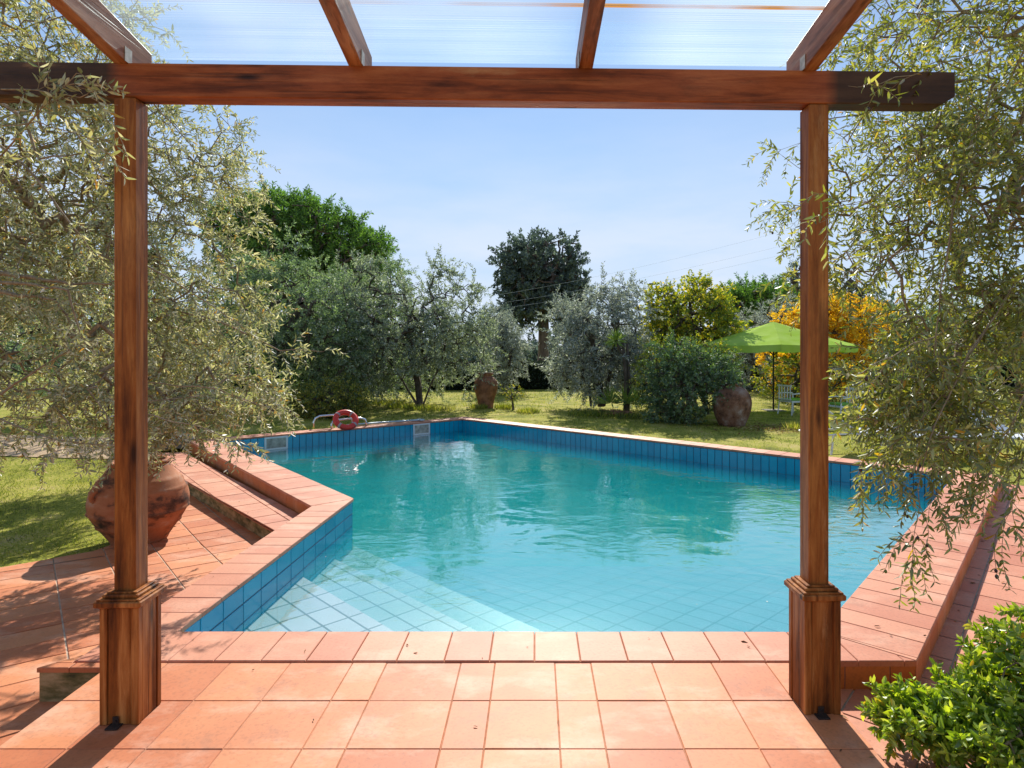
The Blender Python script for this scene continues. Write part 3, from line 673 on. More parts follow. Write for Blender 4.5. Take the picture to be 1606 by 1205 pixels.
# middle step beside B-C
stepOut = [G(425, 832, ZM), G(243, 728, ZM), G(233, 711, ZM)]
m1 = isect(qB, qC, (0, 6.2), (-1, 6.2))
mid = [oc[1], (qC[0], qC[1]), (stepOut[2][0], stepOut[2][1]), (stepOut[1][0], stepOut[1][1]), (-2.26, 5.46)]
mid = [qB, (-5.86, 10.09), (-6.55, 9.95), (-5.62, 8.98), (-2.245, 5.44)]
pave('step_paving', [mid], ZM, u45, .30, .33, M['cotto_pink'], M['grout'], stagger=.15, base=.02)
# risers
rm = MB(); z0, z1 = ZM - .01, -.028
a, b = qB, qC; L = math.hypot(b[0] - a[0], b[1] - a[1]); u = unit(strip_dir(a, b)); n_ = (-u[1], u[0]); t = 0
def riser_tiles(m, a, b, z0, z1, w, out, off=.004):
    L = math.hypot(b[0] - a[0], b[1] - a[1]); u = unit(strip_dir(a, b)); t = 0
    while t < L:
        t1 = min(L, t + w); g = .002; m.cur = random.random()
        q = [(a[0] + u[0] * (t + g), a[1] + u[1] * (t + g)), (a[0] + u[0] * (t1 - g), a[1] + u[1] * (t1 - g))]
        q2 = [(p[0] + out[0] * off, p[1] + out[1] * off) for p in q]
        m.add([(q[0][0], q[0][1], z0), (q[1][0], q[1][1], z0), (q[1][0], q[1][1], z1), (q[0][0], q[0][1], z1), (q2[0][0], q2[0][1], z0), (q2[1][0], q2[1][1], z0), (q2[1][0], q2[1][1], z1), (q2[0][0], q2[0][1], z1)],
              [(4, 5, 6, 7), (0, 1, 5, 4), (1, 2, 6, 5), (2, 3, 7, 6), (3, 0, 4, 7)])
        t = t1
for i in (0, 1, 2, 3, 4):
    a, b = oc[i], oc[(i + 1) % 6]; u = unit(strip_dir(a, b)); riser_tiles(rm, a, b, -.33, -.0285, .25, (-u[1], u[0]), .003)
# end face of the right-hand coping, towards the camera
riser_tiles(rm, (1.293, 2.965), oc[5], -.33, -.0285, .22, (0, -1), .003)
rm.build('riser', M['cotto_edge'], pool)
sr = MB(); sr.v = []
so = [(-2.245, 5.44), (-5.62, 8.98), (-6.55, 9.95), (-5.86, 10.09)]
def wallbox(m, poly, z0, z1):
    n = len(poly); m.add([(p[0], p[1], z0) for p in poly] + [(p[0], p[1], z1) for p in poly], [tuple(range(n, 2 * n))] + [(i, (i + 1) % n, n + (i + 1) % n, n + i) for i in range(n)])
wallbox(sr, inset(ccw(mid), .008), -.45, ZM - .0205)
tag(sr.build('step_masonry', M['mossy']), kind='structure')
# left terrace
terrL = [(-2.2, 5.6), (-5.75, 9.25), (-6.3, 9.55), (-4.55, 7.45), (-3.90, 6.20), (-3.95, 5.47), (-4.42, 4.95), (-6.5, 4.1), (-8.5, 1.0), (-8.5, -2.0), (-2.05, -2.0)]
tp = [[(-2.2, 5.5), (-5.64, 9.03), (-6.2, 9.6), (-4.75, 7.65), (-3.90, 6.20)],
      [(-2.2, 5.5), (-3.90, 6.20), (-3.95, 5.47), (-4.42, 4.95), (-2.2, 2.95)],
      [(-2.2, 2.95), (-4.42, 4.95), (-6.2, 4.2), (-6.2, -2.0), (-2.2, -2.0)]]
hull = [(-2.055, 5.6), (-5.7, 9.1), (-6.35, 9.75), (-8.5, 9.75), (-8.5, -2), (-2.055, -2)]
terr_poly = [(-2.055, 5.35), (-2.26, 5.52), (-5.6, 9.02), (-6.25, 9.72), (-4.78, 7.70), (-3.98, 6.42), (-3.72, 6.28), (-3.95, 5.92), (-3.99, 5.45), (-4.42, 4.96), (-6.6, 4.25), (-7.5, 1.5), (-7.5, -2.0), (-2.055, -2.0)]
def in_poly(x, y, poly):
    c = False; n = len(poly)
    for i in range(n):
        x1, y1 = poly[i]; x2, y2 = poly[i - 1]
        if (y1 > y) != (y2 > y) and x < (x2 - x1) * (y - y1) / (y2 - y1) + x1: c = not c
    return c
def tri_parts(poly):
    """ear-cut a simple polygon into triangles, then merge is not needed: tiles are clipped per triangle row"""
    import mathutils.geometry as mg
    idx = mg.tessellate_polygon([[Vector((p[0], p[1], 0)) for p in poly]]); return [[poly[i] for i in t] for t in idx]
def pave_any(name, poly, z, ax, wu, wv, matt, groutmat, g=.006, th=.03, stagger=0.0, base=.25, sub=.0, phase=(0, 0)):
    """tiles over a non-convex outline: whole tiles where they fit, clipped to convex pieces where the outline cuts them"""
    m = MB(); ax = unit(ax); ay = (-ax[1], ax[0]); tris = [ccw(t) for t in tri_parts(poly)]
    us_ = [p[0] * ax[0] + p[1] * ax[1] for p in poly]; vs_ = [p[0] * ay[0] + p[1] * ay[1] for p in poly]
    v = math.floor((min(vs_) - phase[1]) / wv) * wv + phase[1]; r = 0
    while v < max(vs_):
        u = math.floor((min(us_) - phase[0]) / wu) * wu + (stagger * wu if r % 2 else 0) + random.uniform(-.02, .02) - wu
        while u < max(us_):
            def pt(a, b): return (ax[0] * a + ay[0] * b, ax[1] * a + ay[1] * b)
            q = [pt(u + g / 2, v + g / 2), pt(u + wu - g / 2, v + g / 2), pt(u + wu - g / 2, v + wv - g / 2), pt(u + g / 2, v + wv - g / 2)]
            m.cur = random.random(); zz = z + random.uniform(-.0012, .0012)
            if all(in_poly(p[0], p[1], poly) for p in q): m.slab(q, zz, th, .003)
            else:
                for t in tris:
                    c = q
                    for i in range(3):
                        a_, b_ = t[i], t[(i + 1) % 3]; e = (b_[0] - a_[0], b_[1] - a_[1]); nn = unit((e[1], -e[0]))
                        c = clip(c, nn, nn[0] * a_[0] + nn[1] * a_[1])
                        if len(c) < 3: break
                    if len(c) >= 3 and abs(area(c)) > 1e-5:
                        c = ccw(c); k = len(c); m.add([(p[0], p[1], zz) for p in c], [tuple(range(k))])
            u += wu
        v += wv; r += 1
    gm = MB()
    for t in tris:
        for lo_, hi_ in ((-9, 3.0), (3.0, 5.7), (5.7, 99)):
            c = clip(clip(t, (0, 1), hi_), (0, -1), -lo_)
            if len(c) >= 3: gm.poly([(p[0], p[1], z - .006) for p in c])
    p2 = ccw(poly)
    for i in range(len(p2)):
        a_, b_ = p2[i], p2[(i + 1) % len(p2)]; gm.poly([(a_[0], a_[1], z - base), (b_[0], b_[1], z - base), (b_[0], b_[1], z - .004), (a_[0], a_[1], z - .004)])
    return tag(m.build(name, matt), kind='structure'), tag(gm.build(name + '_bed', groutmat), kind='structure')
def zterr(y): t = min(1, max(0, (y - 3.0) / 2.7)); return -.17 - .12 * t
for o_ in pave_any('terrace_paving', terr_poly, 0.0, u45, .27, .36, M['cotto'], M['grout_light'], g=.009, base=.3, phase=(0, .178)):
    for v_ in o_.data.vertices: v_.co.z += zterr(v_.co.y)
# the low triangular step between deck and left terrace
tb = MB(); tris_ = [ccw([(-2.39, 2.902), (-2.064, 2.902), (-2.064, 2.950), (-2.342, 2.950)]), ccw([(-2.342, 2.950), (-2.258, 2.950), (-2.258, 3.03)])]
st = empty('corner_step', (-2.3, 2.95, -.17), 'small wedge of raised terracotta paving with a mossy face left of the left post', 'step')
for q in split_poly(tris_[0], (1, 0), [-2.4, -2.235, -2.0], .005) + [tris_[1]]: tb.cur = random.random(); tb.slab(q, -.004, .024, .003)
tb.build('tread', M['cotto'], st, loc=(2.3, -2.95, .17))
t2 = MB(); 
for q in tris_: wallbox(t2, inset(q, .004), -.20, -.029)
t2.build('riser', M['mossy'], st, loc=(2.3, -2.95, .17))
# right terrace
uEF = unit(strip_dir(pF, pE)); rt = [(1.292, -2.0), (1.292, 2.88), (1.60, 2.92)]
oe = oc[4]; of = oc[5]
nEF = (uEF[1], -uEF[0])
terrR = [(1.292, -2.0), (1.292, 3.1), (of[0] - .02, of[1] + .15), (oe[0] - .02, oe[1]), (oe[0] + .25, oe[1] + .15), (oe[0] + nEF[0] * 1.25, oe[1] + nEF[1] * 1.25 - .1), (of[0] + nEF[0] * 1.25, of[1] + nEF[1] * 1.25 - .4), (3.6, -2.0)]
pave_any('side_paving', terrR, ZR, uEF, .30, .33, M['cotto_pink'], M['grout_light'], g=.007, base=.3, phase=(0, .1))
# grey stone slab at the far end of the left step
sl = MB(); sl.box((-6.55, 10.55, -.05), (1.1, .75, .16), .02, .5); tag(sl.build('stone_slab', M['concrete']), 'flat grey stone slab at the far end of the left pool step', 'stone slab')

# ------------------------------------------------------------------ lawn
def zlawn(x, y):
    t = min(1, max(0, (y - 8.0) / 5.0)); t = t * t * (3 - 2 * t)
    near = (-.19 - .12 * min(1, max(0, (y - 3.0) / 2.7))) if x < 0 else -.17
    return near + (-.06 - near) * t + .02 * math.sin(x * .7 + 1) * math.sin(y * .55) * t
lm = MB(); cut_outer = [((a_[0] * .5 + b_[0] * .5), (a_[1] * .5 + b_[1] * .5)) for a_, b_ in zip(inner, outer)]
def axis_pts(lo, hi, f0, f1, fine, grow_):
    pts = list(np.arange(f0, f1, fine)); s = fine; p = f0
    while p > lo: s *= grow_; p -= s; pts.insert(0, p)
    s = fine; p = pts[-1]
    while p < hi: s *= grow_; p += s; pts.append(p)
    return pts
gx = axis_pts(-600, 600, -9, 9, .15, 1.25); gy = axis_pts(-60, 900, -2, 16, .15, 1.25)
deckrect = [(-2.0, -1.6), (1.25, -1.6), (1.25, 3.1), (-2.0, 3.1)]
vid = {}
for j in range(len(gy)):
    for i in range(len(gx)): lm.v.append((gx[i], gy[j], zlawn(gx[i], gy[j])))
nxg = len(gx)
for j in range(len(gy) - 1):
    for i in range(nxg - 1):
        x, y = (gx[i] + gx[i + 1]) / 2, (gy[j] + gy[j + 1]) / 2
        if abs(x) < 8 and 2 < y < 15 and in_poly(x, y, cut_outer): continue
        if in_poly(x, y, deckrect): continue
        lm.f.append((j * nxg + i, j * nxg + i + 1, (j + 1) * nxg + i + 1, (j + 1) * nxg + i)); lm.r.append(.5)
M['lawn'] = m_ramp_noise('lawn', [(0.36, (.07, .065, .03)), (0.43, (.15, .17, .025)), (0.49, (.27, .29, .035)), (0.55, (.40, .36, .08)), (0.62, (.44, .34, .19))], 1.3, detail=10, bump=.6, bdist=.05, scale2=45, rough=.95, spec=.1)  # dry lawn tones; darkest brown patches also stand in for tree shade
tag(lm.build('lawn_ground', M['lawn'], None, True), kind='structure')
# gravel track far left, seen under the olive
gr = MB(); gp = [(-14, 9.6), (-6.9, 9.4), (-6.7, 11.0), (-14, 12.6)]
for i in range(30):
    pass
gr.v = []; 
nn_ = 24
for k in range(nn_ + 1):
    x = -22 + (15.2) * k / nn_; yy = 11.1 + .5 * math.sin(x * .3); gr.v += [(x, yy - .75, zlawn(x, yy - .75) + .012), (x, yy + .75, zlawn(x, yy + .75) + .012)]
gr.f = [(2 * k, 2 * k + 2, 2 * k + 3, 2 * k + 1) for k in range(nn_)]; gr.r = [.5] * nn_
tag(gr.build('gravel_path', m_ramp_noise('gravel', [(.3, (.34, .24, .14)), (.6, (.50, .36, .22)), (.8, (.62, .48, .34))], 30, bump=.6)), kind='structure')

# grass blades: one countless mass
def grass(n, x0, x1, y0, y1, hgt, wd, excl):
    x = rs.uniform(x0, x1, n); y = rs.uniform(y0, y1, n)
    # clumps
    f = .5 + .5 * np.sin(x * 3.1 + 2 * np.sin(y * 1.7)) * np.sin(y * 2.3 + 1.5 * np.sin(x * 1.9)); keep = rs.uniform(0, 1, n) < (.08 + .92 * f ** 1.6)
    x, y = x[keep], y[keep]; k2 = np.array([not any(in_poly(a, b, e) for e in excl) for a, b in zip(x, y)]); x, y = x[k2], y[k2]; n = len(x)
    z = np.array([zlawn(a, b) for a, b in zip(x, y)]) - .005
    d = np.stack([rs.normal(0, .45, n), rs.normal(0, .45, n), np.ones(n)], 1)
    s = hgt * rs.uniform(.5, 1.4, n); return np.stack([x, y, z], 1), d, s, np.full(n, wd)
ext_terr = [(p[0] - .03, p[1]) for p in terr_poly]
excl = [outer, ext_terr, terrR, mid, [(-1.95, -2), (1.3, -2), (1.3, 3.2), (-1.95, 3.2)], [(-22, 10.2), (-6.8, 10.2), (-6.8, 12), (-22, 12)]]
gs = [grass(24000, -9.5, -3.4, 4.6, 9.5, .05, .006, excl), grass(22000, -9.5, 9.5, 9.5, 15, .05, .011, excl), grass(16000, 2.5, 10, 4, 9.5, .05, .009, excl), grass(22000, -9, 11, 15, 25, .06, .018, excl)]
# taller bright tufts round the olive feet and jars
tuft = [(-3.3, 17.0, .5), (-2.7, 16.7, .5), (-3.9, 17.3, .4), (-1.6, 17.2, .25), (-.9, 17.1, .25), (1.25, 14.9, .45), (1.5, 15.2, .4), (-4.6, 18.6, .6), (2.0, 14.6, .5), (-.2, 15.8, .3), (5.6, 12.6, .4), (-4.2, 6.6, .12), (-4.05, 5.9, .12), (-3.8, 6.15, .06)]
for (tx, ty, tr_) in tuft:
    n = 420 if ty > 10 else 160; a = rs.uniform(0, 6.28, n); r = tr_ * np.sqrt(rs.uniform(0, 1, n)); x = tx + r * np.cos(a); y = ty + r * np.sin(a)
    gs.append((np.stack([x, y, np.array([zlawn(i, j) for i, j in zip(x, y)])], 1), np.stack([rs.normal(0, .5, n), rs.normal(0, .5, n), np.ones(n)], 1), (.16 if ty > 10 else .07) * rs.uniform(.4, 1.3, n), np.full(n, .014 if ty > 10 else .008)))
gp_ = np.concatenate([g[0] for g in gs]); gd = np.concatenate([g[1] for g in gs]); gs_ = np.concatenate([g[2] for g in gs]); gw = np.concatenate([g[3] for g in gs])
grn = np.clip(.45 + .25 * np.sin(gp_[:, 0] * 1.3 + gp_[:, 1]) + rs.normal(0, .25, len(gp_)), 0, 1)
tag(link('lawn_grass', leaf_mesh('lawn_grass', gp_, gd, gs_, gw, grn, curl=.25), M['grass']), kind='stuff')

# ------------------------------------------------------------------ pergola
ang = math.atan2(.067, 2.885); LP = Vector((-1.69, 2.532, ZD)); RP = Vector((1.195, 2.599, ZD)); span_ = (RP - LP).length
perg = empty('pergola', LP, 'varnished brown timber pergola with clear corrugated roof framing the pool', 'pergola', rz=ang)
BZ = 1.5 + 1.056 - ZD          # underside of the beam over the deck
def make_post(x, w, pw):
    m = MB(); m.box((x, 0, (.47 + BZ) / 2), (w, w, BZ - .47), .006); post = m.build('post', M['post'], perg)
    p = MB(); H = .474; hw = pw / 2
    p.box((x, 0, H / 2), (pw - .014, pw - .014, H), .002)          # recessed core
    # corner boards, a wide one at each edge of each face, joints between them show as grooves
    for sx in (-1, 1):
        for sy in (-1, 1):
            p.box((x + sx * (hw - .015), sy * (hw - .0135), H / 2), (.030, .027, H), .003)
    for s in (-1, 1):
        p.box((x - .002, s * (hw - .011), H / 2), (pw - .070, .014, H - .002), .003)
        p.box((x + s * (hw - .010), .0, H / 2), (.014, pw - .062, H - .002), .002)
    pl = p.build('plinth', M['plinth'], post)
    c = MB()
    for (s_, z0_, z1_) in ((1.04, 0, .006), (1.20, .006, .030), (1.10, .030, .038), (.92, .038, .052), (.78, .052, .060)):
        c.box((x, 0, H + (z0_ + z1_) / 2), (pw * s_, pw * s_, z1_ - z0_), .004)
    c.build('cap', M['plinth'], post)
    b = MB(); b.box((x - .01, -hw - .012, .004), (.05, .045, .006), .001); b.box((x - .01, -hw - .003, .02), (.024, .006, .035), .001); b.tube([(x - .01, -hw - .01, .02), (x - .01, -hw + .0, .02)], .006)
    b.build('foot_bracket', M['rust'], post)
make_post(0, .088, .157); make_post(span_, .086, .153)
bm_ = MB()
# beam with a chamfered right end
x0, x1, hb, db = -1.75, span_ + .585, .140, .082
prof = [(x0, 0), (x1 - .06, 0), (x1, .035), (x1, hb), (x0, hb)]
y0_, y1_ = -.044, -.044 + db; e = .004
vs = [(x, y0_, BZ + z) for x, z in prof] + [(x, y1_, BZ + z) for x, z in prof]; k = len(prof)
bm_.add(vs, [tuple(range(k)), tuple(reversed(range(k, 2 * k)))] + [(i, k + i, k + (i + 1) % k, (i + 1) % k) for i in range(k)])
bo = bm_.build('beam', M['beam'], perg)
bv = bo.modifiers.new('bevel', 'BEVEL'); bv.width = .005; bv.segments = 2
slope = .142
def rafter(xc, w=.058, h=.14):
    x = xc + 1.69; m = MB(); zb = BZ + hb - .003
    ya, yb = 0.12, -4.2
    pts = []
    for (yy, zz) in ((ya, 0), (yb, 0)):
        z = zb - slope * (yy + .044)
        for (dx, dz) in ((-w / 2, 0), (w / 2, 0), (w / 2, h), (-w / 2, h)): pts.append((x + dx, yy, z + dz))
    m.add(pts, [(0, 1, 2, 3), (7, 6, 5, 4), (0, 4, 5, 1), (1, 5, 6, 2), (2, 6, 7, 3), (3, 7, 4, 0)])
    o = m.build('rafter', M['rafter'], perg); b = o.modifiers.new('bevel', 'BEVEL'); b.width = .004; b.segments = 2
    s = 1 if xc < 0 else -1
    q = MB(); q.box((x + s * (w / 2 + .002), -.044, zb + .03), (.003, .045, .06), .0008); q.build('angle_bracket', M['zinc'], o)
for xc in (-1.705, -.7475, .21, 1.156): rafter(xc)
def m_roof():
    m, n, l, out = mat('clear_ribbed_sheet')
    t = n.new('ShaderNodeTexCoord')
    n1 = N(n, 'ShaderNodeTexNoise', i_Scale=1.0, i_Detail=5.0, i_Roughness=.7); l.new(coords(n, l, (.35, 150, 1)), n1.inputs[0])
    r1 = ramp(n, [(.38, (.16, .16, .16)), (.52, (.24, .24, .24)), (.66, (.42, .42, .42))]); l.new(n1.outputs[0], r1.inputs[0])
    n2 = N(n, 'ShaderNodeTexNoise', i_Scale=1.0, i_Detail=2.0); l.new(coords(n, l, (.9, .7, 1)), n2.inputs[0])
    r2 = ramp(n, [(.42, (.22, .22, .22)), (.68, (1, 1, 1))]); l.new(n2.outputs[0], r2.inputs[0])
    mu = N(n, 'ShaderNodeMath', operation='MULTIPLY'); l.new(r1.outputs[0], mu.inputs[0]); l.new(r2.outputs[0], mu.inputs[1])
    # rusty dirt line trapped in one rib, fading along its length
    sp = n.new('ShaderNodeSeparateXYZ'); l.new(t.outputs['Object'], sp.inputs[0])
    w1 = N(n, 'ShaderNodeTexNoise', i_Scale=1.3, i_Detail=3.0); l.new(coords(n, l, (1, .01, 1)), w1.inputs[0])
    dd = N(n, 'ShaderNodeMath', operation='ADD'); l.new(sp.outputs[1], dd.inputs[0]); dd.inputs[1].default_value = .207
    ab = N(n, 'ShaderNodeMath', operation='ABSOLUTE'); l.new(dd.outputs[0], ab.inputs[0])
    lt = N(n, 'ShaderNodeMath', operation='LESS_THAN'); l.new(ab.outputs[0], lt.inputs[0]); lt.inputs[1].default_value = .0055
    rx = ramp(n, [(.40, (0, 0, 0)), (.62, (1, 1, 1))]); l.new(w1.outputs[0], rx.inputs[0])
    gx_ = N(n, 'ShaderNodeMapRange'); gx_.inputs[1].default_value = 1.2; gx_.inputs[2].default_value = 2.0; gx_.inputs[3].default_value = .25; gx_.inputs[4].default_value = 1.3; l.new(sp.outputs[0], gx_.inputs[0])
    dm1 = N(n, 'ShaderNodeMath', operation='MULTIPLY'); l.new(lt.outputs[0], dm1.inputs[0]); l.new(rx.outputs[0], dm1.inputs[1])
    dmk = N(n, 'ShaderNodeMath', operation='MULTIPLY', use_clamp=True); l.new(dm1.outputs[0], dmk.inputs[0]); l.new(gx_.outputs[0], dmk.inputs[1])
    tr = N(n, 'ShaderNodeBsdfTransparent'); tr.inputs[0].default_value = (.90, .97, 1.0, 1)
    tl_ = N(n, 'ShaderNodeBsdfTranslucent'); tl_.inputs[0].default_value = (.85, .88, .90, 1)
    df = N(n, 'ShaderNodeBsdfTranslucent'); df.inputs[0].default_value = (.42, .20, .06, 1)
    m1 = n.new('ShaderNodeMixShader'); l.new(mu.outputs[0], m1.inputs[0]); l.new(tr.outputs[0], m1.inputs[1]); l.new(tl_.outputs[0], m1.inputs[2])
    m2 = n.new('ShaderNodeMixShader'); l.new(dmk.outputs[0], m2.inputs[0]); l.new(m1.outputs[0], m2.inputs[1]); l.new(df.outputs[0], m2.inputs[2])
    gl = N(n, 'ShaderNodeBsdfGlossy', i_Roughness=.1); m3 = n.new('ShaderNodeMixShader'); m3.inputs[0].default_value = .03; l.new(m2.outputs[0], m3.inputs[1]); l.new(gl.outputs[0], m3.inputs[2])
    l.new(m3.outputs[0], out.inputs[0]); return m
rf = MB(); zr = lambda yy: BZ + hb - .003 - slope * (yy + .044) + .14 + .003
pts = []
for yy in (.16, -4.2):
    for (x, dz) in ((-.06, 0), (span_ + .06, 0), (span_ + .06, .008), (-.06, .008)): pts.append((x, yy, zr(yy) + dz))
rf.add(pts, [(0, 1, 2, 3), (7, 6, 5, 4), (0, 4, 5, 1), (1, 5, 6, 2), (2, 6, 7, 3), (3, 7, 4, 0)])
rf.build('roof_sheet', m_roof(), perg)
# rear posts (behind the viewer) carry the roof
for x in (0, span_):
    m = MB(); m.box((x, -4.1, (BZ + .5) / 2), (.088, .088, BZ + .5), .006); m.build('post', M['post'], perg)

# ------------------------------------------------------------------ jars
def jar(name, label, loc, prof, mt, handles=0, ha=0.0, hz=.5, hr=.4, group=None, tilt=0):
    root = empty(name, loc, label, 'jar', group); m = MB(); m.lathe(prof, n=56, wob=.006); body = m.build('body', mt, root, True)
    for k in range(handles):
        a = ha + k * math.pi; h = MB(); c, s = math.cos(a), math.sin(a); pts = []
        for t in np.linspace(-1, 1, 9): 
            r = hr + .035 * (1 - t * t); pts.append((c * r - s * t * .02, s * r + c * t * .02, hz + t * .05))
        h.tube(pts, [.024 - .004 * (1 - abs(t)) for t in np.linspace(-1, 1, 9)], 10); h.build('handle', mt, root, True)
    return root
def ridge(prof_in, bands):
    out = []
    for i in range(len(prof_in) - 1):
        (r0, z0), (r1, z1) = prof_in[i], prof_in[i + 1]
        for t in np.linspace(0, 1, 7)[:-1]:
            r, z = r0 + (r1 - r0) * t, z0 + (z1 - z0) * t; out.append([r, z])
    out.append(list(prof_in[-1]))
    # smooth then add ridges
    for _ in range(3):
        for i in range(1, len(out) - 1): out[i][0] = (out[i - 1][0] + 2 * out[i][0] + out[i + 1][0]) / 4
    for o in out:
        for (z, a) in bands: o[0] += a * math.exp(-((o[1] - z) / .009) ** 2)
    return [tuple(o) for o in out]
big = [(.0, .0), (.24, .0), (.25, .02), (.285, .09), (.38, .22), (.445, .34), (.455, .44), (.435, .54), (.385, .64), (.315, .72), (.27, .80)]
rim = [(.255, .80), (.27, .805), (.275, .83), (.262, .845), (.235, .845), (.225, .82), (.22, .74), (.0, .70)]
def with_rim(b, rm, s=1.0, bands=()): 
    p = ridge(b, bands); return [(r * s, z * s) for r, z in p + rm]
jx, jy = G(197, 856, ZL)
jar('terracotta_jar', 'big round terracotta jar, stained black and white, behind the left post', (jx, jy + .2, ZL - .02), with_rim(big, rim, .93, [(.34, .016), (.20, .014), (.56, .010), (.66, .009)]), M['jar'], 2, 1.15, .52, .40)
tall = [(.0, .0), (.20, .0), (.21, .05), (.22, .20), (.27, .38), (.335, .58), (.345, .70), (.31, .81), (.235, .89), (.175, .93), (.165, .97)]
rim2 = [(.165, .97), (.205, .98), (.215, 1.005), (.205, 1.03), (.17, 1.03), (.15, .99), (0, .9)]
j1 = G(762, 641, -.08); jar('terracotta_jar', 'tall slim brown terracotta jar on the lawn beyond the far corner of the pool', (j1[0], j1[1], -.10), with_rim(tall, rim2, 1.02, [(.18, .012), (.24, .012), (.5, .008), (.8, .008)]), M['jar_brown'])
j2 = G(1150, 669, -.08); jar('terracotta_jar', 'squat grey lichened terracotta jar half hidden by the green bush', (j2[0], j2[1] + .1, -.12), with_rim([(0, 0), (.24, 0), (.27, .06), (.34, .22), (.40, .42), (.41, .56), (.385, .70), (.30, .82), (.20, .88), (.18, .91)], [(.18, .91), (.225, .915), (.235, .94), (.22, .96), (.20, .95), (.195, .88), (0, .8)], 1.02, [(.30, .01), (.66, .008)]), M['jar_grey'])

# ------------------------------------------------------------------ pool kit: grab rail, lifebuoy, telescopic pole
gr_ = empty('pool_ladder', (0, 0, 0), 'two low stainless steel hooped rails at the far left pool edge', 'pool ladder')
nCD = (-ucd[1], ucd[0])     # away from the water
def on_cd(px, off, z): 
    s = along(pC, pD, px); return Vector((pC[0] + ucd[0] * s + nCD[0] * off, pC[1] + ucd[1] * s + nCD[1] * off, z))
for (fx, fy, top, ln) in ((492, 673, .27, .80), (520, 673.5, .20, .74)):
    g0 = G(fx, fy, .0); a = Vector((g0[0], g0[1], -.02)); e_ = Vector((ucd[0], ucd[1], 0)); pts = [a, a + Vector((0, 0, top * .6)), a + e_ * .03 + Vector((0, 0, top * .85)), a + e_ * .12 + Vector((0, 0, top))]
    b = a + e_ * ln; pts += [b - e_ * .12 + Vector((0, 0, top)), b - e_ * .03 + Vector((0, 0, top * .85)), b + Vector((0, 0, top * .6)), b]
    m = MB(); m.tube(pts, .020, 10); m.build('rail', M['steel'], gr_, True)
lg = G(541, 674.5, 0); lb = Vector((lg[0] - .02, lg[1] + .12, .185)); life = empty('lifebuoy', lb, 'red ring lifebuoy with pale bands leaning on the low steel rails', 'lifebuoy', rz=.55)
m = MB(); R_, r_ = .195, .056; tilt_ = .80
def ringpt(a, rr=R_): return Vector((rr * math.cos(a), rr * math.sin(a) * math.sin(tilt_), rr * math.sin(a) * math.cos(tilt_)))
m.tube([ringpt(2 * math.pi * k / 40) for k in range(40)], r_, 14, closed=True); m.build('ring', M['red'], life, True)
for q in range(4):
    a0 = math.pi / 4 + q * math.pi / 2; m = MB(); m.tube([ringpt(a0 + t) for t in np.linspace(-.10, .10, 5)], r_ + .002, 14, caps=False); m.build('band', M['oldwhite'], life, True)
m = MB(); a = on_cd(545, .38, .025); b = on_cd(668, .22, .025); m.tube([a, (a + b) / 2 + Vector((0, 0, .01)), b], [.016, .016, .02], 8); 
pole = m.build('telescopic_pole', M['bluepole']); tag(pole, 'long pale blue pool pole lying along the far coping', 'pole')
m = MB(); d_ = (b - a).normalized(); pp = Vector((-d_.y, d_.x, 0)); m.box(tuple(b + Vector((0, 0, .005))), (.10, .20, .03), .006, math.atan2(d_.y, d_.x)); m.build('pole_head', M['bluepole'], pole)

# ------------------------------------------------------------------ parasol
ux, uy = G(1213, 645, -.08); par = empty('parasol', (ux, uy, -.10), 'open lime green octagonal parasol on a thin dark pole', 'parasol')
def m_canvas():
    m, n, l, out = mat('lime_canvas'); col = (.38, .62, .03, 1)
    d = N(n, 'ShaderNodeBsdfDiffuse'); t = N(n, 'ShaderNodeBsdfTranslucent'); mx = n.new('ShaderNodeMixShader'); mx.inputs[0].default_value = .45
    no = N(n, 'ShaderNodeTexNoise', i_Scale=2.5, i_Detail=4.0); l.new(coords(n, l), no.inputs[0]); r = ramp(n, [(.3, (.50, .72, .10)), (.7, (.64, .82, .24))]); l.new(no.outputs[0], r.inputs[0])
    l.new(r.outputs[0], d.inputs[0]); l.new(r.outputs[0], t.inputs[0])
    l.new(d.outputs[0], mx.inputs[1]); l.new(t.outputs[0], mx.inputs[2]); l.new(mx.outputs[0], out.inputs[0]); return m
Rp, apex, rimz = 2.10, 2.48, 1.82
m = MB(); nseg = 8; off = math.pi / 8 + .1; rings_ = 9
def cpt(k, t, sub=0.0):
    a0 = off + 2 * math.pi * k / nseg; a1 = off + 2 * math.pi * (k + 1) / nseg
    p0 = Vector((math.cos(a0), math.sin(a0), 0)); p1 = Vector((math.cos(a1), math.sin(a1), 0)); p = p0.lerp(p1, sub) * Rp * t
    sag = -.012 * math.sin(math.pi * t) - .02 * math.sin(math.pi * sub) * t
    return (p.x, p.y, apex + (rimz - apex) * t + sag)
for k in range(nseg):
    S = 6
    for i in range(rings_):
        for q in range(S):
            m.add([cpt(k, i / rings_, q / S), cpt(k, i / rings_, (q + 1) / S), cpt(k, (i + 1) / rings_, (q + 1) / S), cpt(k, (i + 1) / rings_, q / S)], [(0, 1, 2, 3)])
me_can = m.build('canopy', m_canvas(), par, False)
sd = me_can.modifiers.new('thick', 'SOLIDIFY'); sd.thickness = .003
v = MB()
for k in range(nseg):
    S = 6
    for q in range(S):
        a_, b_ = Vector(cpt(k, 1, q / S)), Vector(cpt(k, 1, (q + 1) / S)); w0 = .17 + .012 * math.sin((k * S + q) * 1.9); w1 = .17 + .012 * math.sin((k * S + q + 1) * 1.9)
        v.add([a_, b_, b_ + Vector((0, 0, -w1)), a_ + Vector((0, 0, -w0))], [(0, 1, 2, 3)])
vo = v.build('valance', me_can.data.materials[0], par); sd = vo.modifiers.new('thick', 'SOLIDIFY'); sd.thickness = .003
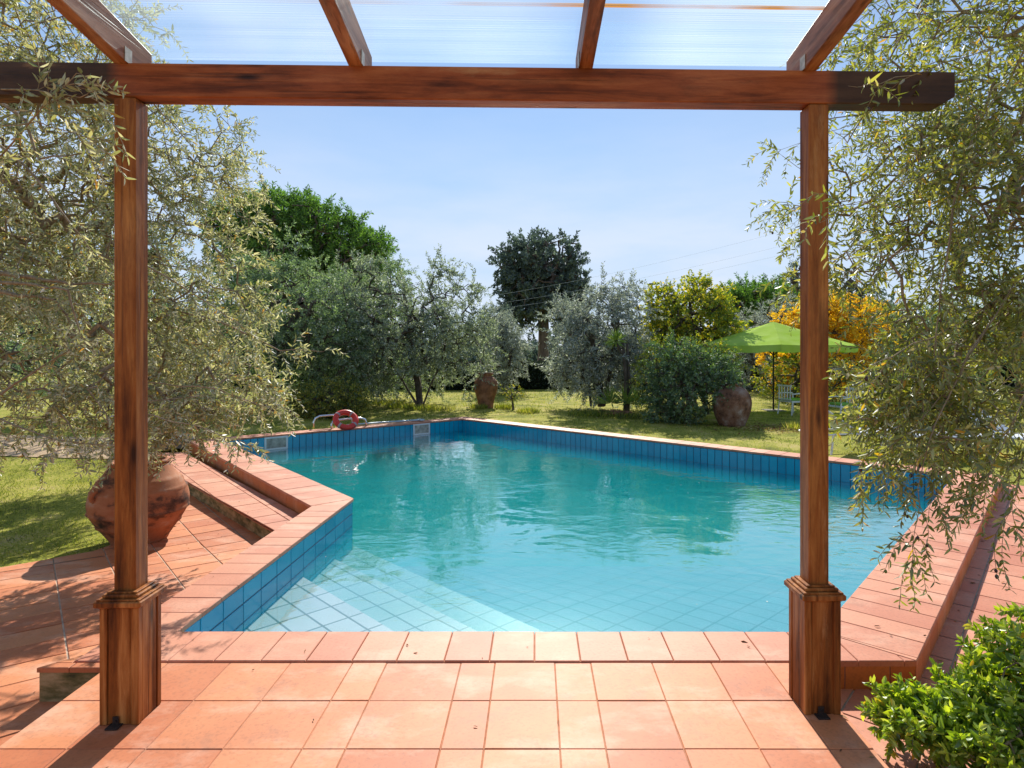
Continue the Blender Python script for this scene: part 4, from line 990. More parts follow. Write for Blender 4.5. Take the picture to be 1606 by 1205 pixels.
m = MB(); m.tube([(0, 0, 0), (0, 0, apex - .02)], .024, 10); m.build('pole', M['darkmetal'], par, True)
m = MB(); m.box((0, 0, .03), (.5, .5, .06), .01); m.build('base', M['concrete'], par)
for k in range(nseg):
    a = off + 2 * math.pi * k / nseg; m = MB(); e_ = (math.cos(a) * Rp * .98, math.sin(a) * Rp * .98, rimz - .01); m.tube([(0, 0, apex - .06), e_], .009, 5)
    m.tube([(0, 0, 1.55), (math.cos(a) * Rp * .33, math.sin(a) * Rp * .33, apex + (rimz - apex) * .33 - .06)], .009, 5); m.build('rib', M['darkmetal'], par)

# ------------------------------------------------------------------ garden furniture
def chair(px, py, rz, label, cushion=True):
    x, y = G(px, py, -.08); r = empty('garden_chair', (x, y, -.09), label, 'chair', 'white garden chairs near the parasol', rz)
    s = MB(); s.box((0, 0, .36), (.48, .46, .03), .008)
    for k in range(6): s.box((0, -.19 + k * .076, .382), (.46, .05, .012), .003)
    s.build('seat', M['whitepaint'], r)
    b = MB()
    for k in range(5): b.box((-.2 + k * .1, .255 + .0, .58), (.03, .016, .36), .004)
    b.box((0, .262, .77), (.5, .03, .045), .01); b.box((0, .25, .42), (.46, .024, .03), .006); b.build('backrest', M['whitepaint'], r)
    for sx in (-1, 1):
        a = MB(); a.tube([(sx * .25, .25, .56), (sx * .26, 0, .575), (sx * .25, -.22, .56)], .016, 8); a.build('armrest', M['whitepaint'], r, True)
        for sy in (-1, 1):
            l_ = MB(); l_.tube([(sx * .235, sy * .215, .36 if sy > 0 else .56), (sx * .25, sy * .255, 0)], .016, 8); l_.build('leg', M['whitepaint'], r)
    if cushion: c = MB(); c.box((0, -.01, .415), (.42, .42, .05), .02); c.build('cushion', M['cushion'], r)
    return r
chair(1243, 651, 1.9, 'white slatted garden chair with green cushion just left of the right post')
chair(1322, 661, -1.4, 'white garden chair right of the right post, seen through olive leaves')
chair(1368, 648, .9, 'white garden chair furthest back behind the hanging olive twigs', False)
def lounger(px, py, rz, label):
    x, y = G(px, py, -.1); r = empty('sun_lounger', (x, y, -.11), label, 'sun lounger', 'white framed sun loungers on the lawn', rz)
    f = MB()
    for s in (-1, 1): f.tube([(s * .30, -.95, .32), (s * .30, .95, .32)], .018, 8)
    for yy in (-.95, .25, .95): f.tube([(-.3, yy, .32), (.3, yy, .32)], .016, 8)
    f.build('frame', M['whitepaint'], r, True)
    s = MB(); s.box((0, -.34, .335), (.57, 1.2, .014), .004); s.build('seat', M['canvas'], r)
    b = MB(); 
    b.add([(-.285, .27, .34), (.285, .27, .34), (.285, .86, .72), (-.285, .86, .72), (-.285, .28, .325), (.285, .28, .325), (.285, .87, .705), (-.285, .87, .705)], [(0, 1, 2, 3), (7, 6, 5, 4), (0, 4, 5, 1), (1, 5, 6, 2), (2, 6, 7, 3), (3, 7, 4, 0)])
    b.tube([(-.3, .27, .33), (-.3, .88, .72), (.3, .88, .72), (.3, .27, .33)], .015, 8); b.build('backrest', M['canvas'], r)
    for sx in (-1, 1):
        for yy in (-.8, .75): l_ = MB(); l_.tube([(sx * .3, yy, .32), (sx * .31, yy + .05, 0)], .017, 8); l_.build('leg', M['whitepaint'], r)
    return r
lounger(1352, 706, 1.75, 'white sun lounger nearest the right post, on the lawn by the pool')
lounger(1452, 712, 1.4, 'middle white sun lounger behind the drooping olive twigs')
lounger(1600, 716, .35, 'white sun lounger with raised back at the right edge of the picture')

# ------------------------------------------------------------------ trees and plants in the garden
def tk(px, py, Y, *rest):
    """trunk polyline from pixel waypoints"""
    return [P(a, b, c) for a, b, c in ((px, py, Y),) + rest]
OT = dict(n=7, ds=.085, droop=.02, L=.105, leaves=6, spread=.6, wander=.3)
Yo = 17.3
tree('olive_tree', 'olive tree with three dark trunks forking low beyond the far pool wall', 'olive tree',
     [tk(657, 640, Yo, (640, 612, Yo), (622, 582, Yo), (600, 555, Yo), (588, 520, Yo)), tk(659, 640, Yo, (655, 600, Yo + .3), (645, 560, Yo + .4), (640, 510, Yo + .4)), tk(662, 640, Yo, (675, 605, Yo - .2), (692, 570, Yo - .2), (700, 530, Yo), (703, 490, Yo))],
     [B(600, 520, 62, 95, Yo, 1.3), B(695, 500, 55, 80, Yo, 1.2), B(655, 530, 62, 45, Yo, 1.3), B(738, 555, 34, 62, Yo, .8), B(575, 580, 34, 44, Yo + .6, .8), B(640, 590, 80, 34, Yo + 1.6, .5, .5), B(703, 435, 22, 30, Yo, .5), B(560, 460, 40, 50, Yo, .9), B(742, 470, 14, 30, Yo, .4)], 884, M['olive'], M['bark'], r_tip=.007, rmax=.13, tw=OT)
tree('olive_tree', 'large bushy olive behind the low bush, left of the three-trunked olive', 'olive tree',
     [tk(427, 650, 15.8, (424, 610, 15.8), (430, 575, 15.8), (455, 520, 15.8), (470, 470, 15.8))],
     [B(475, 500, 62, 80, 15.8, 1.4), B(410, 510, 60, 90, 16.5, 1.4), B(525, 540, 40, 70, 16, 1.1), B(440, 405, 30, 36, 16, .6, .10), B(385, 440, 40, 50, 17, .8, .12), B(490, 580, 80, 50, 18, 1.0)], 952, M['olive_g'], M['bark'], r_tip=.007, tw=OT)
tree('olive_tree', 'rounded olive whose crown rises between the umbrella pine and three-trunked olive', 'olive tree',
     [tk(560, 640, 20, (563, 600, 20), (575, 540, 20), (590, 490, 20))],
     [B(600, 470, 45, 62, 20, 1.4), B(560, 520, 55, 70, 20, 1.4), B(520, 470, 45, 50, 20, 1.2), B(600, 570, 70, 45, 20, 1.4)], 646, M['olive_g'], M['bark'], r_tip=.008, tw=OT)
tree('umbrella_pine', 'broad domed umbrella pine rising behind the olives on the left', 'pine tree',
     [tk(470, 600, 40, (472, 520, 40), (475, 450, 40))],
     [B(470, 380, 90, 56, 40, 4), B(390, 368, 52, 38, 40, 3), B(548, 402, 52, 44, 40, 3), B(445, 345, 60, 28, 40, 3), B(515, 362, 55, 32, 40, 3), B(575, 408, 30, 34, 40, 2.5), B(375, 350, 40, 26, 40, 2.5), B(500, 440, 90, 40, 40, 4), B(400, 430, 60, 50, 40, 3)], 1700, M['pine'], M['bark_pine'], step=1, r_tip=.03, rmax=.4, tw=dict(n=5, ds=.18, droop=-.15, L=.34, leaves=6, spread=.5, wander=.3), wr=.3, shell=.9)
tree('evergreen_tree', 'tall dark evergreen with a bare trunk standing alone in the middle distance', 'evergreen tree',
     [tk(851, 590, 45, (852, 560, 45), (853, 520, 45), (850, 470, 45), (848, 420, 45))],
     [B(850, 405, 62, 32, 45, 3), B(815, 420, 34, 34, 45, 2), B(888, 440, 34, 38, 45, 2), B(815, 470, 34, 36, 45, 2), B(870, 480, 50, 28, 45, 2.4), B(840, 450, 50, 40, 45, 2.5), B(805, 492, 22, 18, 45, 1), B(822, 505, 10, 18, 45, .8)], 992, M['holm'], M['bark_pine'], step=1.2, r_tip=.03, rmax=.42, tw=dict(n=5, ds=.17, droop=-.05, L=.3, leaves=6, spread=.8, wander=.3), wr=.5, shell=.8)
tree('olive_tree', 'small bluish olive between the tall slim jar and the dark hedge', 'olive tree',
     [tk(792, 612, 24, (792, 590, 24), (790, 550, 24))],
     [B(792, 560, 34, 45, 24, 1), B(780, 520, 22, 35, 24, .8), B(800, 540, 24, 30, 24, .8), B(775, 590, 30, 20, 24, .8)], 408, M['olive_s'], M['bark'], r_tip=.009, tw=dict(OT, L=.10))
tree('conifer', 'short dark conifer tip showing left of the tall evergreen', 'conifer',
     [tk(776, 600, 34, (776, 560, 34), (776, 500, 34))], [B(776, 510, 18, 24, 34, .8), B(776, 545, 26, 34, 34, 1)], 176, M['holm'], M['bark_pine'], step=.8, r_tip=.02, tw=dict(n=5, ds=.12, droop=0, L=.22, leaves=4, spread=.6), wr=.3)
tree('olive_tree', 'silvery olive with tall upright shoots behind the yucca', 'olive tree',
     [tk(943, 638, 17, (941, 600, 17), (935, 560, 17), (925, 520, 17)), tk(927, 637, 17.1, (924, 605, 17.1), (912, 570, 17.1), (905, 530, 17.1)), tk(946, 637, 16.9, (955, 590, 16.9), (965, 540, 16.9), (970, 500, 16.9))],
     [B(905, 545, 42, 65, 17, 1), B(940, 510, 35, 62, 17, 1), B(980, 510, 28, 62, 17, .9), B(930, 585, 60, 40, 17, 1), B(985, 575, 25, 45, 17, .8), B(985, 455, 14, 20, 17, .3), B(942, 455, 10, 14, 17, .3), B(890, 500, 20, 30, 17, .5)], 731, M['olive_s'], M['bark'], r_tip=.007, tw=OT)
tree('fruit_tree', 'yellow-green autumn fruit tree behind the big green bush', 'fruit tree',
     [tk(1085, 640, 18, (1084, 590, 18), (1080, 540, 18), (1082, 500, 18))],
     [B(1080, 490, 62, 42, 18, 1.2), B(1040, 490, 30, 40, 18, .9), B(1110, 520, 42, 45, 18, 1), B(1035, 560, 25, 55, 18, .8), B(1098, 452, 22, 14, 18, .4), B(1130, 470, 12, 30, 18, .3), B(1055, 462, 24, 14, 18, .4), B(1075, 550, 60, 40, 18, 1)], 1008, M['persimmon'], M['bark'], r_tip=.008, tw=dict(n=5, ds=.075, droop=.05, L=.10, leaves=5, spread=.6), wr=.55)
tree('leafy_shrub', 'large glossy green bush beside the squat grey jar', 'shrub',
     [tk(1080, 664, 13.7, (1080, 640, 13.7), (1082, 620, 13.7)), tk(1060, 664, 13.8, (1055, 630, 13.8), (1050, 600, 13.8))],
     [B(1085, 615, 58, 46, 13.7, .8), B(1120, 600, 34, 40, 13.6, .7), B(1050, 595, 36, 60, 13.9, .6), B(1035, 640, 26, 24, 13.7, .4), B(1090, 572, 50, 22, 13.9, .6), B(1070, 550, 45, 18, 14, .5)], 992, M['shrub'], M['bark'], r_tip=.004, tw=dict(n=5, ds=.05, droop=.1, L=.07, leaves=4, spread=.7), wr=.5, tint=.05)
tree('pale_shrub', 'loose pale shrub with yellowing leaves above the green bush', 'shrub',
     [tk(1030, 658, 14.6, (1030, 620, 14.6), (1035, 580, 14.6)), tk(1110, 650, 14.8, (1100, 600, 14.8), (1095, 570, 14.8))],
     [B(1050, 560, 42, 30, 14.8, .6), B(1100, 560, 45, 26, 15, .6), B(1020, 600, 22, 50, 14.7, .4), B(1130, 575, 28, 20, 15, .5)], 624, M['persimmon'], M['bark'], r_tip=.004, tw=dict(n=4, ds=.06, droop=.1, L=.06, leaves=4, spread=.7), wr=.45, tint=-.12)
tree('golden_tree', 'bright golden yellow autumn tree behind the parasol', 'autumn tree',
     [tk(1285, 640, 21, (1285, 600, 21), (1290, 560, 21))],
     [B(1320, 505, 42, 38, 21, 1.2), B(1345, 520, 35, 35, 21, 1), B(1245, 505, 35, 16, 21, .8), B(1290, 500, 40, 28, 21, 1), B(1255, 590, 40, 40, 21, 1, 1.2), B(1300, 570, 50, 40, 21, 1), B(1205, 555, 12, 14, 21, .4)], 1008, M['golden'], M['bark'], r_tip=.008, tw=dict(n=5, ds=.08, droop=.1, L=.11, leaves=5, spread=.7), wr=.55)
tree('yellow_shrub', 'green and yellow shrub under the parasol beside the squat jar', 'shrub',
     [tk(1245, 650, 18.5, (1245, 620, 18.5), (1248, 600, 18.5))], [B(1240, 600, 42, 40, 18.5, .9), B(1285, 600, 40, 40, 18.5, .9), B(1210, 590, 16, 26, 18.5, .4)], 384, M['shrub_y'], M['bark'], r_tip=.006, tw=dict(n=5, ds=.07, droop=.1, L=.08, leaves=4, spread=.7), wr=.5, tint=.05)
tree('umbrella_pine', 'distant rounded green pine above the parasol', 'pine tree',
     [tk(1190, 600, 46, (1190, 540, 46), (1188, 500, 46))],
     [B(1190, 470, 50, 26, 46, 3), B(1150, 485, 32, 22, 46, 2), B(1220, 480, 28, 20, 46, 2)], 528, M['pine'], M['bark_pine'], step=1, r_tip=.03, rmax=.35, tw=dict(n=5, ds=.17, droop=-.15, L=.32, leaves=6, spread=.5, wander=.3), wr=.3, shell=.9)
tree('olive_tree', 'grey-green olive behind the parasol canopy', 'olive tree',
     [tk(1180, 612, 25, (1180, 590, 25), (1178, 550, 25))],
     [B(1185, 520, 40, 30, 25, 1.4), B(1150, 560, 30, 40, 25, 1), B(1180, 585, 40, 22, 25, 1), B(1230, 485, 30, 20, 27, 1)], 476, M['olive_s'], M['bark'], r_tip=.009, tw=dict(OT, L=.10))
tree('conifer', 'slender dark conifer just left of the right post', 'conifer',
     [tk(1250, 600, 50, (1250, 520, 50), (1250, 430, 50))], [B(1250, 440, 9, 26, 50, .7), B(1250, 480, 15, 30, 50, 1)], 144, M['holm'], M['bark_pine'], step=.8, r_tip=.03, tw=dict(n=5, ds=.14, droop=0, L=.28, leaves=4, spread=.6), wr=.3)
tree('conifer', 'dark pointed conifer right of the right post behind the golden tree', 'conifer',
     [tk(1333, 600, 50, (1333, 520, 50), (1333, 440, 50))], [B(1333, 440, 9, 20, 50, .7), B(1333, 475, 22, 30, 50, 1.4), B(1370, 500, 30, 30, 50, 2)], 240, M['holm'], M['bark_pine'], step=.8, r_tip=.03, tw=dict(n=5, ds=.14, droop=0, L=.28, leaves=4, spread=.6), wr=.3)
tree('olive_tree', 'dim olive seen through the twigs behind the sun loungers', 'olive tree',
     [tk(1440, 640, 22, (1440, 600, 22), (1445, 560, 22))],
     [B(1440, 540, 70, 60, 22, 1.6), B(1390, 560, 50, 50, 22, 1.2), B(1510, 540, 60, 60, 23, 1.4)], 561, M['olive_g'], M['bark'], r_tip=.009, tw=dict(OT, L=.10))
tree('olive_tree', 'rightmost background olive at the edge of the lawn', 'olive tree',
     [tk(1600, 650, 17, (1600, 610, 17), (1595, 560, 17))],
     [B(1600, 520, 80, 90, 17, 1.6), B(1680, 520, 80, 90, 17, 1.6)], 510, M['olive_g'], M['bark'], r_tip=.009, tw=dict(OT, L=.10))
tree('olive_tree', 'dark olive at the far left behind the near olive foliage', 'olive tree',
     [tk(200, 655, 15, (203, 620, 15), (210, 560, 15))],
     [B(210, 480, 110, 110, 15, 2), B(90, 500, 110, 110, 15.5, 2), B(310, 540, 70, 90, 16, 1.4)], 816, M['olive_g'], M['bark'], r_tip=.009, tw=dict(OT, L=.10))
tree('low_bush', 'rounded low bush with yellowing top behind the lifebuoy', 'shrub',
     [tk(515, 657, 14.8, (515, 640, 14.8), (516, 628, 14.8))], [B(520, 628, 50, 28, 14.9, .65), B(480, 632, 30, 22, 14.9, .5), B(548, 630, 24, 24, 14.8, .4)], 672, M['shrub_y'], M['bark'], r_tip=.004, tw=dict(n=5, ds=.045, droop=.05, L=.06, leaves=4, spread=.7), wr=.5, tint=.22)
tree('rose_bush', 'small sparse rose bush right of the tall slim jar', 'rose bush',
     [tk(805, 643, 16.8, (804, 630, 16.8), (803, 618, 16.8))], [B(798, 615, 16, 12, 16.8, .3), B(812, 608, 10, 8, 16.8, .2)], 41, M['shrub_y'], M['bark'], r_tip=.006, step=.1, tw=dict(n=3, ds=.05, droop=.1, L=.06, leaves=3, spread=.7), wr=.5, tint=.2)
# yucca with rosette in a low terracotta bowl
yx, yy_ = G(978, 648, -.07); yz = -.08
yu = empty('yucca', (yx, yy_, yz), 'tall yucca with one spiky head above its bare trunks', 'yucca')
m = MB(); m.tube([(0.05, 0, 0), (.07, 0, .5), (.06, .02, 1.0), (.02, 0, 1.45), (-.02, 0, 1.95)], [.07, .055, .05, .045, .04], 9); m.tube([(.12, .05, 0), (.16, .05, .8), (.10, .05, 1.9)], [.05, .045, .035], 8); m.build('trunk', M['bark'], yu, True)
def rosette(cn, n, L, w, down=.3):
    th = rs.uniform(0, 2 * np.pi, n); el = rs.uniform(-down, 1.45, n); d = np.stack([np.cos(th) * np.cos(el), np.sin(th) * np.cos(el), np.sin(el)], 1)
    return np.tile(np.array(cn), (n, 1)) + d * .02, d, L * rs.uniform(.7, 1.1, n), w
a_ = rosette((-.20, -.05, 1.93), 110, .36, .03, .8); m = MB(); m.tube([(.02, 0, 1.5), (-.12, -.03, 1.7), (-.20, -.05, 1.93)], .035, 7); m.build('branch', M['bark'], yu, True)
link('leaf_head', leaf_mesh('leaf_head', a_[0], a_[1], a_[2], a_[3], rs.uniform(.3, 1, 110), curl=.2), M['yucca'], yu)
for dx, nn2 in ((-.35, 70), (.35, 80), (.05, 60)):
    a_ = rosette((dx, -.1, .28), nn2, .52, .035, .1); link('leaf_clump', leaf_mesh('leaf_clump', a_[0], a_[1], a_[2], a_[3], rs.uniform(0, .8, nn2), curl=.25), M['yucca'], yu)
bx_, by_ = G(964, 653, -.07); jar_b = MB(); jar_b.lathe([(0, 0), (.24, 0), (.30, .03), (.40, .10), (.43, .115), (.43, .135), (.40, .135), (.28, .06), (0, .05)], n=36)
tag(jar_b.build('terracotta_bowl', M['jar_brown'], None, True, loc=(bx_, by_, -.09)), 'wide low terracotta bowl at the foot of the yucca', 'bowl')

# hedge: box of small leaves behind the lawn
def hedge(label, pts, h, w, n):
    root = empty('clipped_hedge', (pts[0][0], pts[0][1], -.08), label, 'hedge'); P_, D_ = [], []; o0 = np.array([pts[0][0], pts[0][1], -.08])
    cb_ = MB(); tot = sum(math.hypot(b[0] - a[0], b[1] - a[1]) for a, b in zip(pts[:-1], pts[1:])); tm = MB()
    for a, b in zip(pts[:-1], pts[1:]):
        L = math.hypot(b[0] - a[0], b[1] - a[1]); k = int(n * L / tot); u = unit(strip_dir(a, b)); nv = (-u[1], u[0])
        s = rs.uniform(0, L, k); q = rs.uniform(-1, 1, k); t = rs.uniform(0, 1, k); face = rs.uniform(0, 1, k)
        q = np.where(face < .6, np.sign(q) * rs.uniform(.75, 1.05, k), q); t = np.where(face >= .6, rs.uniform(.9, 1.03, k), t)
        P_.append(np.stack([a[0] + u[0] * s + nv[0] * q * w / 2, a[1] + u[1] * s + nv[1] * q * w / 2, -.08 + t * h], 1)); D_.append(rs.normal(size=(k, 3)))
        for i in range(int(L / .45)):
            x, y = a[0] + u[0] * i * .45, a[1] + u[1] * i * .45
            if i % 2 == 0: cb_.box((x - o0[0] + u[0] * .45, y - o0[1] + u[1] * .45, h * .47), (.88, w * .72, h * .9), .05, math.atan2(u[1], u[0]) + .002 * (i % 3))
            tm.tube([(x - o0[0], y - o0[1], 0), (x - o0[0] + random.uniform(-.1, .1), y - o0[1], h * .85)], .03, 5)
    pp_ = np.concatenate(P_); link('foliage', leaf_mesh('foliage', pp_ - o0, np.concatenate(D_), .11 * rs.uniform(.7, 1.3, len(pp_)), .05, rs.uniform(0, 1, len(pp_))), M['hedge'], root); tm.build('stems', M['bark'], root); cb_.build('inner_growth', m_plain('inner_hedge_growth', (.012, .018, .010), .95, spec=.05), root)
hedge('long low dark clipped hedge closing the far side of the lawn', [(-14, 27.5), (-4, 26.6), (6, 26.6), (22, 27.5)], 1.22, 1.1, 40000)

# mass of woodland behind everything
def wood_mass():
    P_, D_ = [], []
    for k in range(70):
        t = k / 69; x = -75 + 150 * t; y = 62 + 8 * math.sin(k * 1.7); h = 6.2 + 1.3 * math.sin(k * 2.3) + 1.0 * math.sin(k * .9)
        if abs(x + 0) < 14: h *= .5
        n = 900; d = nrm(rs.normal(size=(n, 3))); r = rs.uniform(.3, 1, size=(n, 1)) ** .4
        P_.append(np.array([x, y, h * .42]) + d * r * np.array([3.0, 2.2, h * .62])); D_.append(rs.normal(size=(n, 3)))
    p = np.concatenate(P_); p[:, 2] = np.maximum(p[:, 2], -.1); return leaf_mesh('far_woodland', p, np.concatenate(D_), .62 * rs.uniform(.6, 1.3, len(p)), .32, rs.uniform(0, 1, len(p)))
tag(link('far_woodland', wood_mass(), M['holm']), kind='stuff')
# lamp post and power lines in the distance
lx = P(1022, 447, 40); lp = empty('street_lamp', (lx[0], 40, 0), 'thin distant street lamp left of the yellow-green fruit tree', 'street lamp')
m = MB(); m.tube([(0, 0, 0), (0, 0, lx[2])], .06, 8); m.build('pole', M['darkmetal'], lp); m = MB(); m.box((0, 0, lx[2] + .05), (.42, .2, .12), .03); m.build('lamp_head', M['darkmetal'], lp)
for k, (ya, yb) in enumerate(((446, 415), (452, 429), (456, 434))):
    a = P(430, ya + 62, 39); b = P(1295, yb - 70 + 10 * k, 39); pts = []
    for t in np.linspace(0, 1, 30): q = a + (b - a) * t; q[2] -= .9 * math.sin(math.pi * t); pts.append(q)
    m = MB(); m.tube(pts, .0045, 4); o = m.build('power_line', m_plain('pale_cable', (.85, .88, .9), .4))
    tag(o, ['topmost of the three thin power lines crossing the tall evergreen', 'middle of the three thin power lines crossing the tall evergreen', 'lowest of the three thin power lines crossing the tall evergreen'][k], 'power line', 'power lines in the distance')

# ------------------------------------------------------------------ the two near olives
NL = dict(n=11, ds=.028, droop=.10, L=.062, leaves=2, spread=.45, ldir=.7, wander=.12)
lb_ = [B(60, 250, 200, 230, 5.6, 1.3), B(230, 300, 120, 160, 6.2, .9), B(320, 250, 55, 85, 6.8, .6, .16), B(365, 290, 50, 80, 7.0, .5, .06), B(310, 470, 85, 130, 6.0, .7), B(355, 520, 65, 80, 6.2, .6), B(370, 620, 60, 45, 5.8, .5, .22), B(120, 500, 170, 150, 5.4, 1), B(120, 650, 170, 60, 5.0, .6), B(250, 650, 90, 50, 5.4, .5, .3), B(-80, 400, 120, 320, 5.0, 1, .7), B(40, 60, 180, 110, 5.0, 1.0), B(-150, -100, 260, 200, 4.6, 1.2, .4), B(20, 420, 180, 120, 8.6, 1.3, 1.0), B(255, 562, 80, 48, 9.2, 1.0, 1.3), B(235, 575, 70, 36, 7.7, .6, .8)]
left_tr = [[np.array([-7.2, 6.4, -.32]), np.array([-7.1, 6.3, .5]), np.array([-6.8, 6.2, 1.2]), np.array([-6.3, 6.0, 1.9]), np.array([-5.6, 5.8, 2.35]), np.array([-4.9, 5.7, 2.5])],
           [np.array([-7.1, 6.4, .6]), np.array([-6.9, 6.0, 1.5]), np.array([-6.6, 5.6, 2.4]), np.array([-6.2, 5.4, 3.2]), np.array([-5.6, 5.3, 3.8])]]
r, A, tips = tree('olive_tree', 'huge near olive with dense pale foliage overhanging from the left edge', 'olive tree', left_tr, lb_, 4300, M['olive_near'], M['bark_near'], step=.22, jit=.25,
     r_tip=.0024, r_pow=.42, rmax=.12, tw=NL, wr=.28, six=True, shell=.25, twig_r=.0016, curl=.18)
def spray(root, path, r0, ntw, mt, L=.052, seed_dirs=None, n=8, olives=0, spread=.6, droop=.12):
    """one leafy branch added to a tree: bough, twigs, leaves, olives"""
    o0 = np.array(root.location); path = [np.array(p, float) for p in path]; pts = []
    for a, b in zip(path[:-1], path[1:]):
        for t in np.linspace(0, 1, 5)[:-1]: pts.append(a + (b - a) * t + rs.normal(size=3) * .006)
    pts.append(path[-1]); pts = np.array(pts); m = len(pts); rad = np.linspace(r0, r0 * .25, m)
    idx = rs.randint(int(m * .35), m, ntw); st = pts[idx]; dr = nrm(nrm(pts[np.minimum(idx + 1, m - 1)] - pts[idx - 1]) * .8 + .5 * rs.normal(size=(ntw, 3)))
    lp, ld, lL, s0, s1 = twigs(st, dr, n, .028, droop, spread=.2, L=L, ldir=.75, wander=.1)
    link('bough', tubes_mesh('bough', np.concatenate([pts[:-1], s0]) - o0, np.concatenate([pts[1:], s1]) - o0, np.concatenate([rad[:-1], np.full(len(s0), .0013)]), np.concatenate([rad[1:], np.full(len(s0), .001)]), 6), M['bark_near'], root)
    link('leaves', leaf_mesh('leaves', lp - o0, ld, lL, lL * .23, rs.uniform(.0, 1, len(lp)), six=True, curl=.18), mt, root)
    if olives:
        k = rs.randint(0, len(lp), olives); om = MB()
        for q in lp[k]:
            q = q - o0; om.cur = random.random(); s = random.uniform(.006, .009); om.lathe([(0, -s * 1.3), (s * .7, -s * .9), (s, 0), (s * .7, s * .9), (0, s * 1.3)], (q[0], q[1], q[2] - .012), 8)
        om.build('olives', M['fruit'], root, True)
def m_fruit():
    m, n, l, out = mat('olive_fruit'); b = N(n, 'ShaderNodeBsdfPrincipled', i_Roughness=.3); a = N(n, 'ShaderNodeAttribute', attribute_name='rnd')
    r = ramp(n, [(0, (.14, .20, .03)), (.5, (.20, .24, .05)), (.6, (.05, .02, .03)), (1, (.012, .008, .012))]); r.color_ramp.interpolation = 'CONSTANT'; l.new(a.outputs['Fac'], r.inputs[0]); l.new(r.outputs[0], b.inputs['Base Color']); l.new(b.outputs[0], out.inputs[0]); return m
M['fruit'] = m_fruit()
spray(r, [P(-160, 330, 3.2), P(-20, 270, 2.6), P(60, 170, 2.35), P(120, 115, 2.3)], .006, 12, M['olive_near'])
spray(r, [P(-60, 140, 2.6), P(40, 140, 2.4), P(120, 150, 2.3), P(185, 165, 2.28)], .004, 7, M['olive_near'])
spray(r, [P(-60, 200, 2.9), P(60, 190, 2.5), P(140, 215, 2.36), P(200, 250, 2.30)], .003, 6, M['olive_near'])
for pth, r_b in (([P(-60, 180, 4.6), P(40, 260, 4.3), P(110, 350, 4.2), P(150, 400, 4.2)], .012), ([P(-60, 120, 4.4), P(40, 190, 4.2), P(60, 250, 4.2), P(150, 240, 4.3)], .014),
    ([P(-60, 440, 4.3), P(40, 445, 4.15), P(105, 455, 4.1), P(125, 520, 4.1)], .016), ([P(240, 160, 5.2), P(300, 230, 5.2), P(345, 300, 5.3)], .006), ([P(235, 420, 5.0), P(320, 470, 5.0), P(390, 520, 5.0)], .007), ([P(0, 620, 4.2), P(90, 560, 4.2), P(170, 520, 4.3)], .009)):
    spray(r, pth, r_b, 10, M['olive_near'])
spray(r, [P(200, 470, 5.8), P(330, 500, 5.4), P(440, 548, 5.2), P(505, 552, 5.1)], .010, 18, M['olive_near'], L=.06)
spray(r, [P(180, 640, 4.6), P(300, 665, 4.3), P(370, 690, 4.2), P(392, 700, 4.2)], .005, 14, M['olive_near'], olives=14)
spray(r, [P(220, 600, 5.0), P(340, 610, 4.8), P(420, 640, 4.7), P(445, 640, 4.7)], .006, 18, M['olive_near'], olives=12)
spray(r, [P(-40, 640, 4.4), P(80, 690, 4.2), P(180, 700, 4.2), P(210, 705, 4.1)], .006, 18, M['olive_near'], olives=6)
spray(r, [P(-60, 425, 4.6), P(30, 432, 4.4), P(110, 445, 4.3), P(175, 446, 4.3)], .022, 14, M['olive_near'])
spray(r, [P(-60, 450, 4.6), P(30, 462, 4.4), P(90, 470, 4.3), P(118, 520, 4.3)], .020, 14, M['olive_near'])

rb = [B(1500, 120, 190, 170, 3.8, .8), B(1440, 330, 170, 140, 3.6, .6), B(1560, 330, 130, 200, 3.3, .6), B(1500, 520, 120, 90, 3.3, .5), B(1560, 560, 120, 110, 3.1, .5), B(1425, 610, 72, 70, 3.2, .35, .2), B(1480, 660, 110, 55, 3.0, .35, .10), B(1260, 290, 40, 80, 4.2, .3, .022), B(1310, 400, 60, 120, 3.9, .4, .06), B(1620, 200, 120, 260, 3.0, .5), B(1700, -100, 250, 220, 3.2, .8, .15)]
right_tr = [[np.array([5.3, 3.3, -.2]), np.array([5.2, 3.3, .7]), np.array([5.0, 3.35, 1.6]), np.array([4.5, 3.4, 2.3]), np.array([3.8, 3.5, 2.7]), np.array([3.2, 3.6, 2.95])],
            [np.array([5.2, 3.3, .8]), np.array([4.9, 3.2, 1.5]), np.array([4.2, 3.15, 1.95]), np.array([3.3, 3.2, 2.2]), np.array([2.6, 3.3, 2.3])]]
NR = dict(n=9, ds=.030, droop=.16, L=.056, leaves=2, spread=.45, ldir=.75, wander=.13)
r2, A2, tips2 = tree('olive_tree', 'near olive with drooping green foliage and ripening olives at the right edge', 'olive tree', right_tr, rb, 1480, M['olive_right'], M['bark_near'], step=.16, jit=.3,
     r_tip=.0018, r_pow=.42, rmax=.12, tw=NR, wr=.25, six=True, shell=.3, twig_r=.0013, curl=.2)
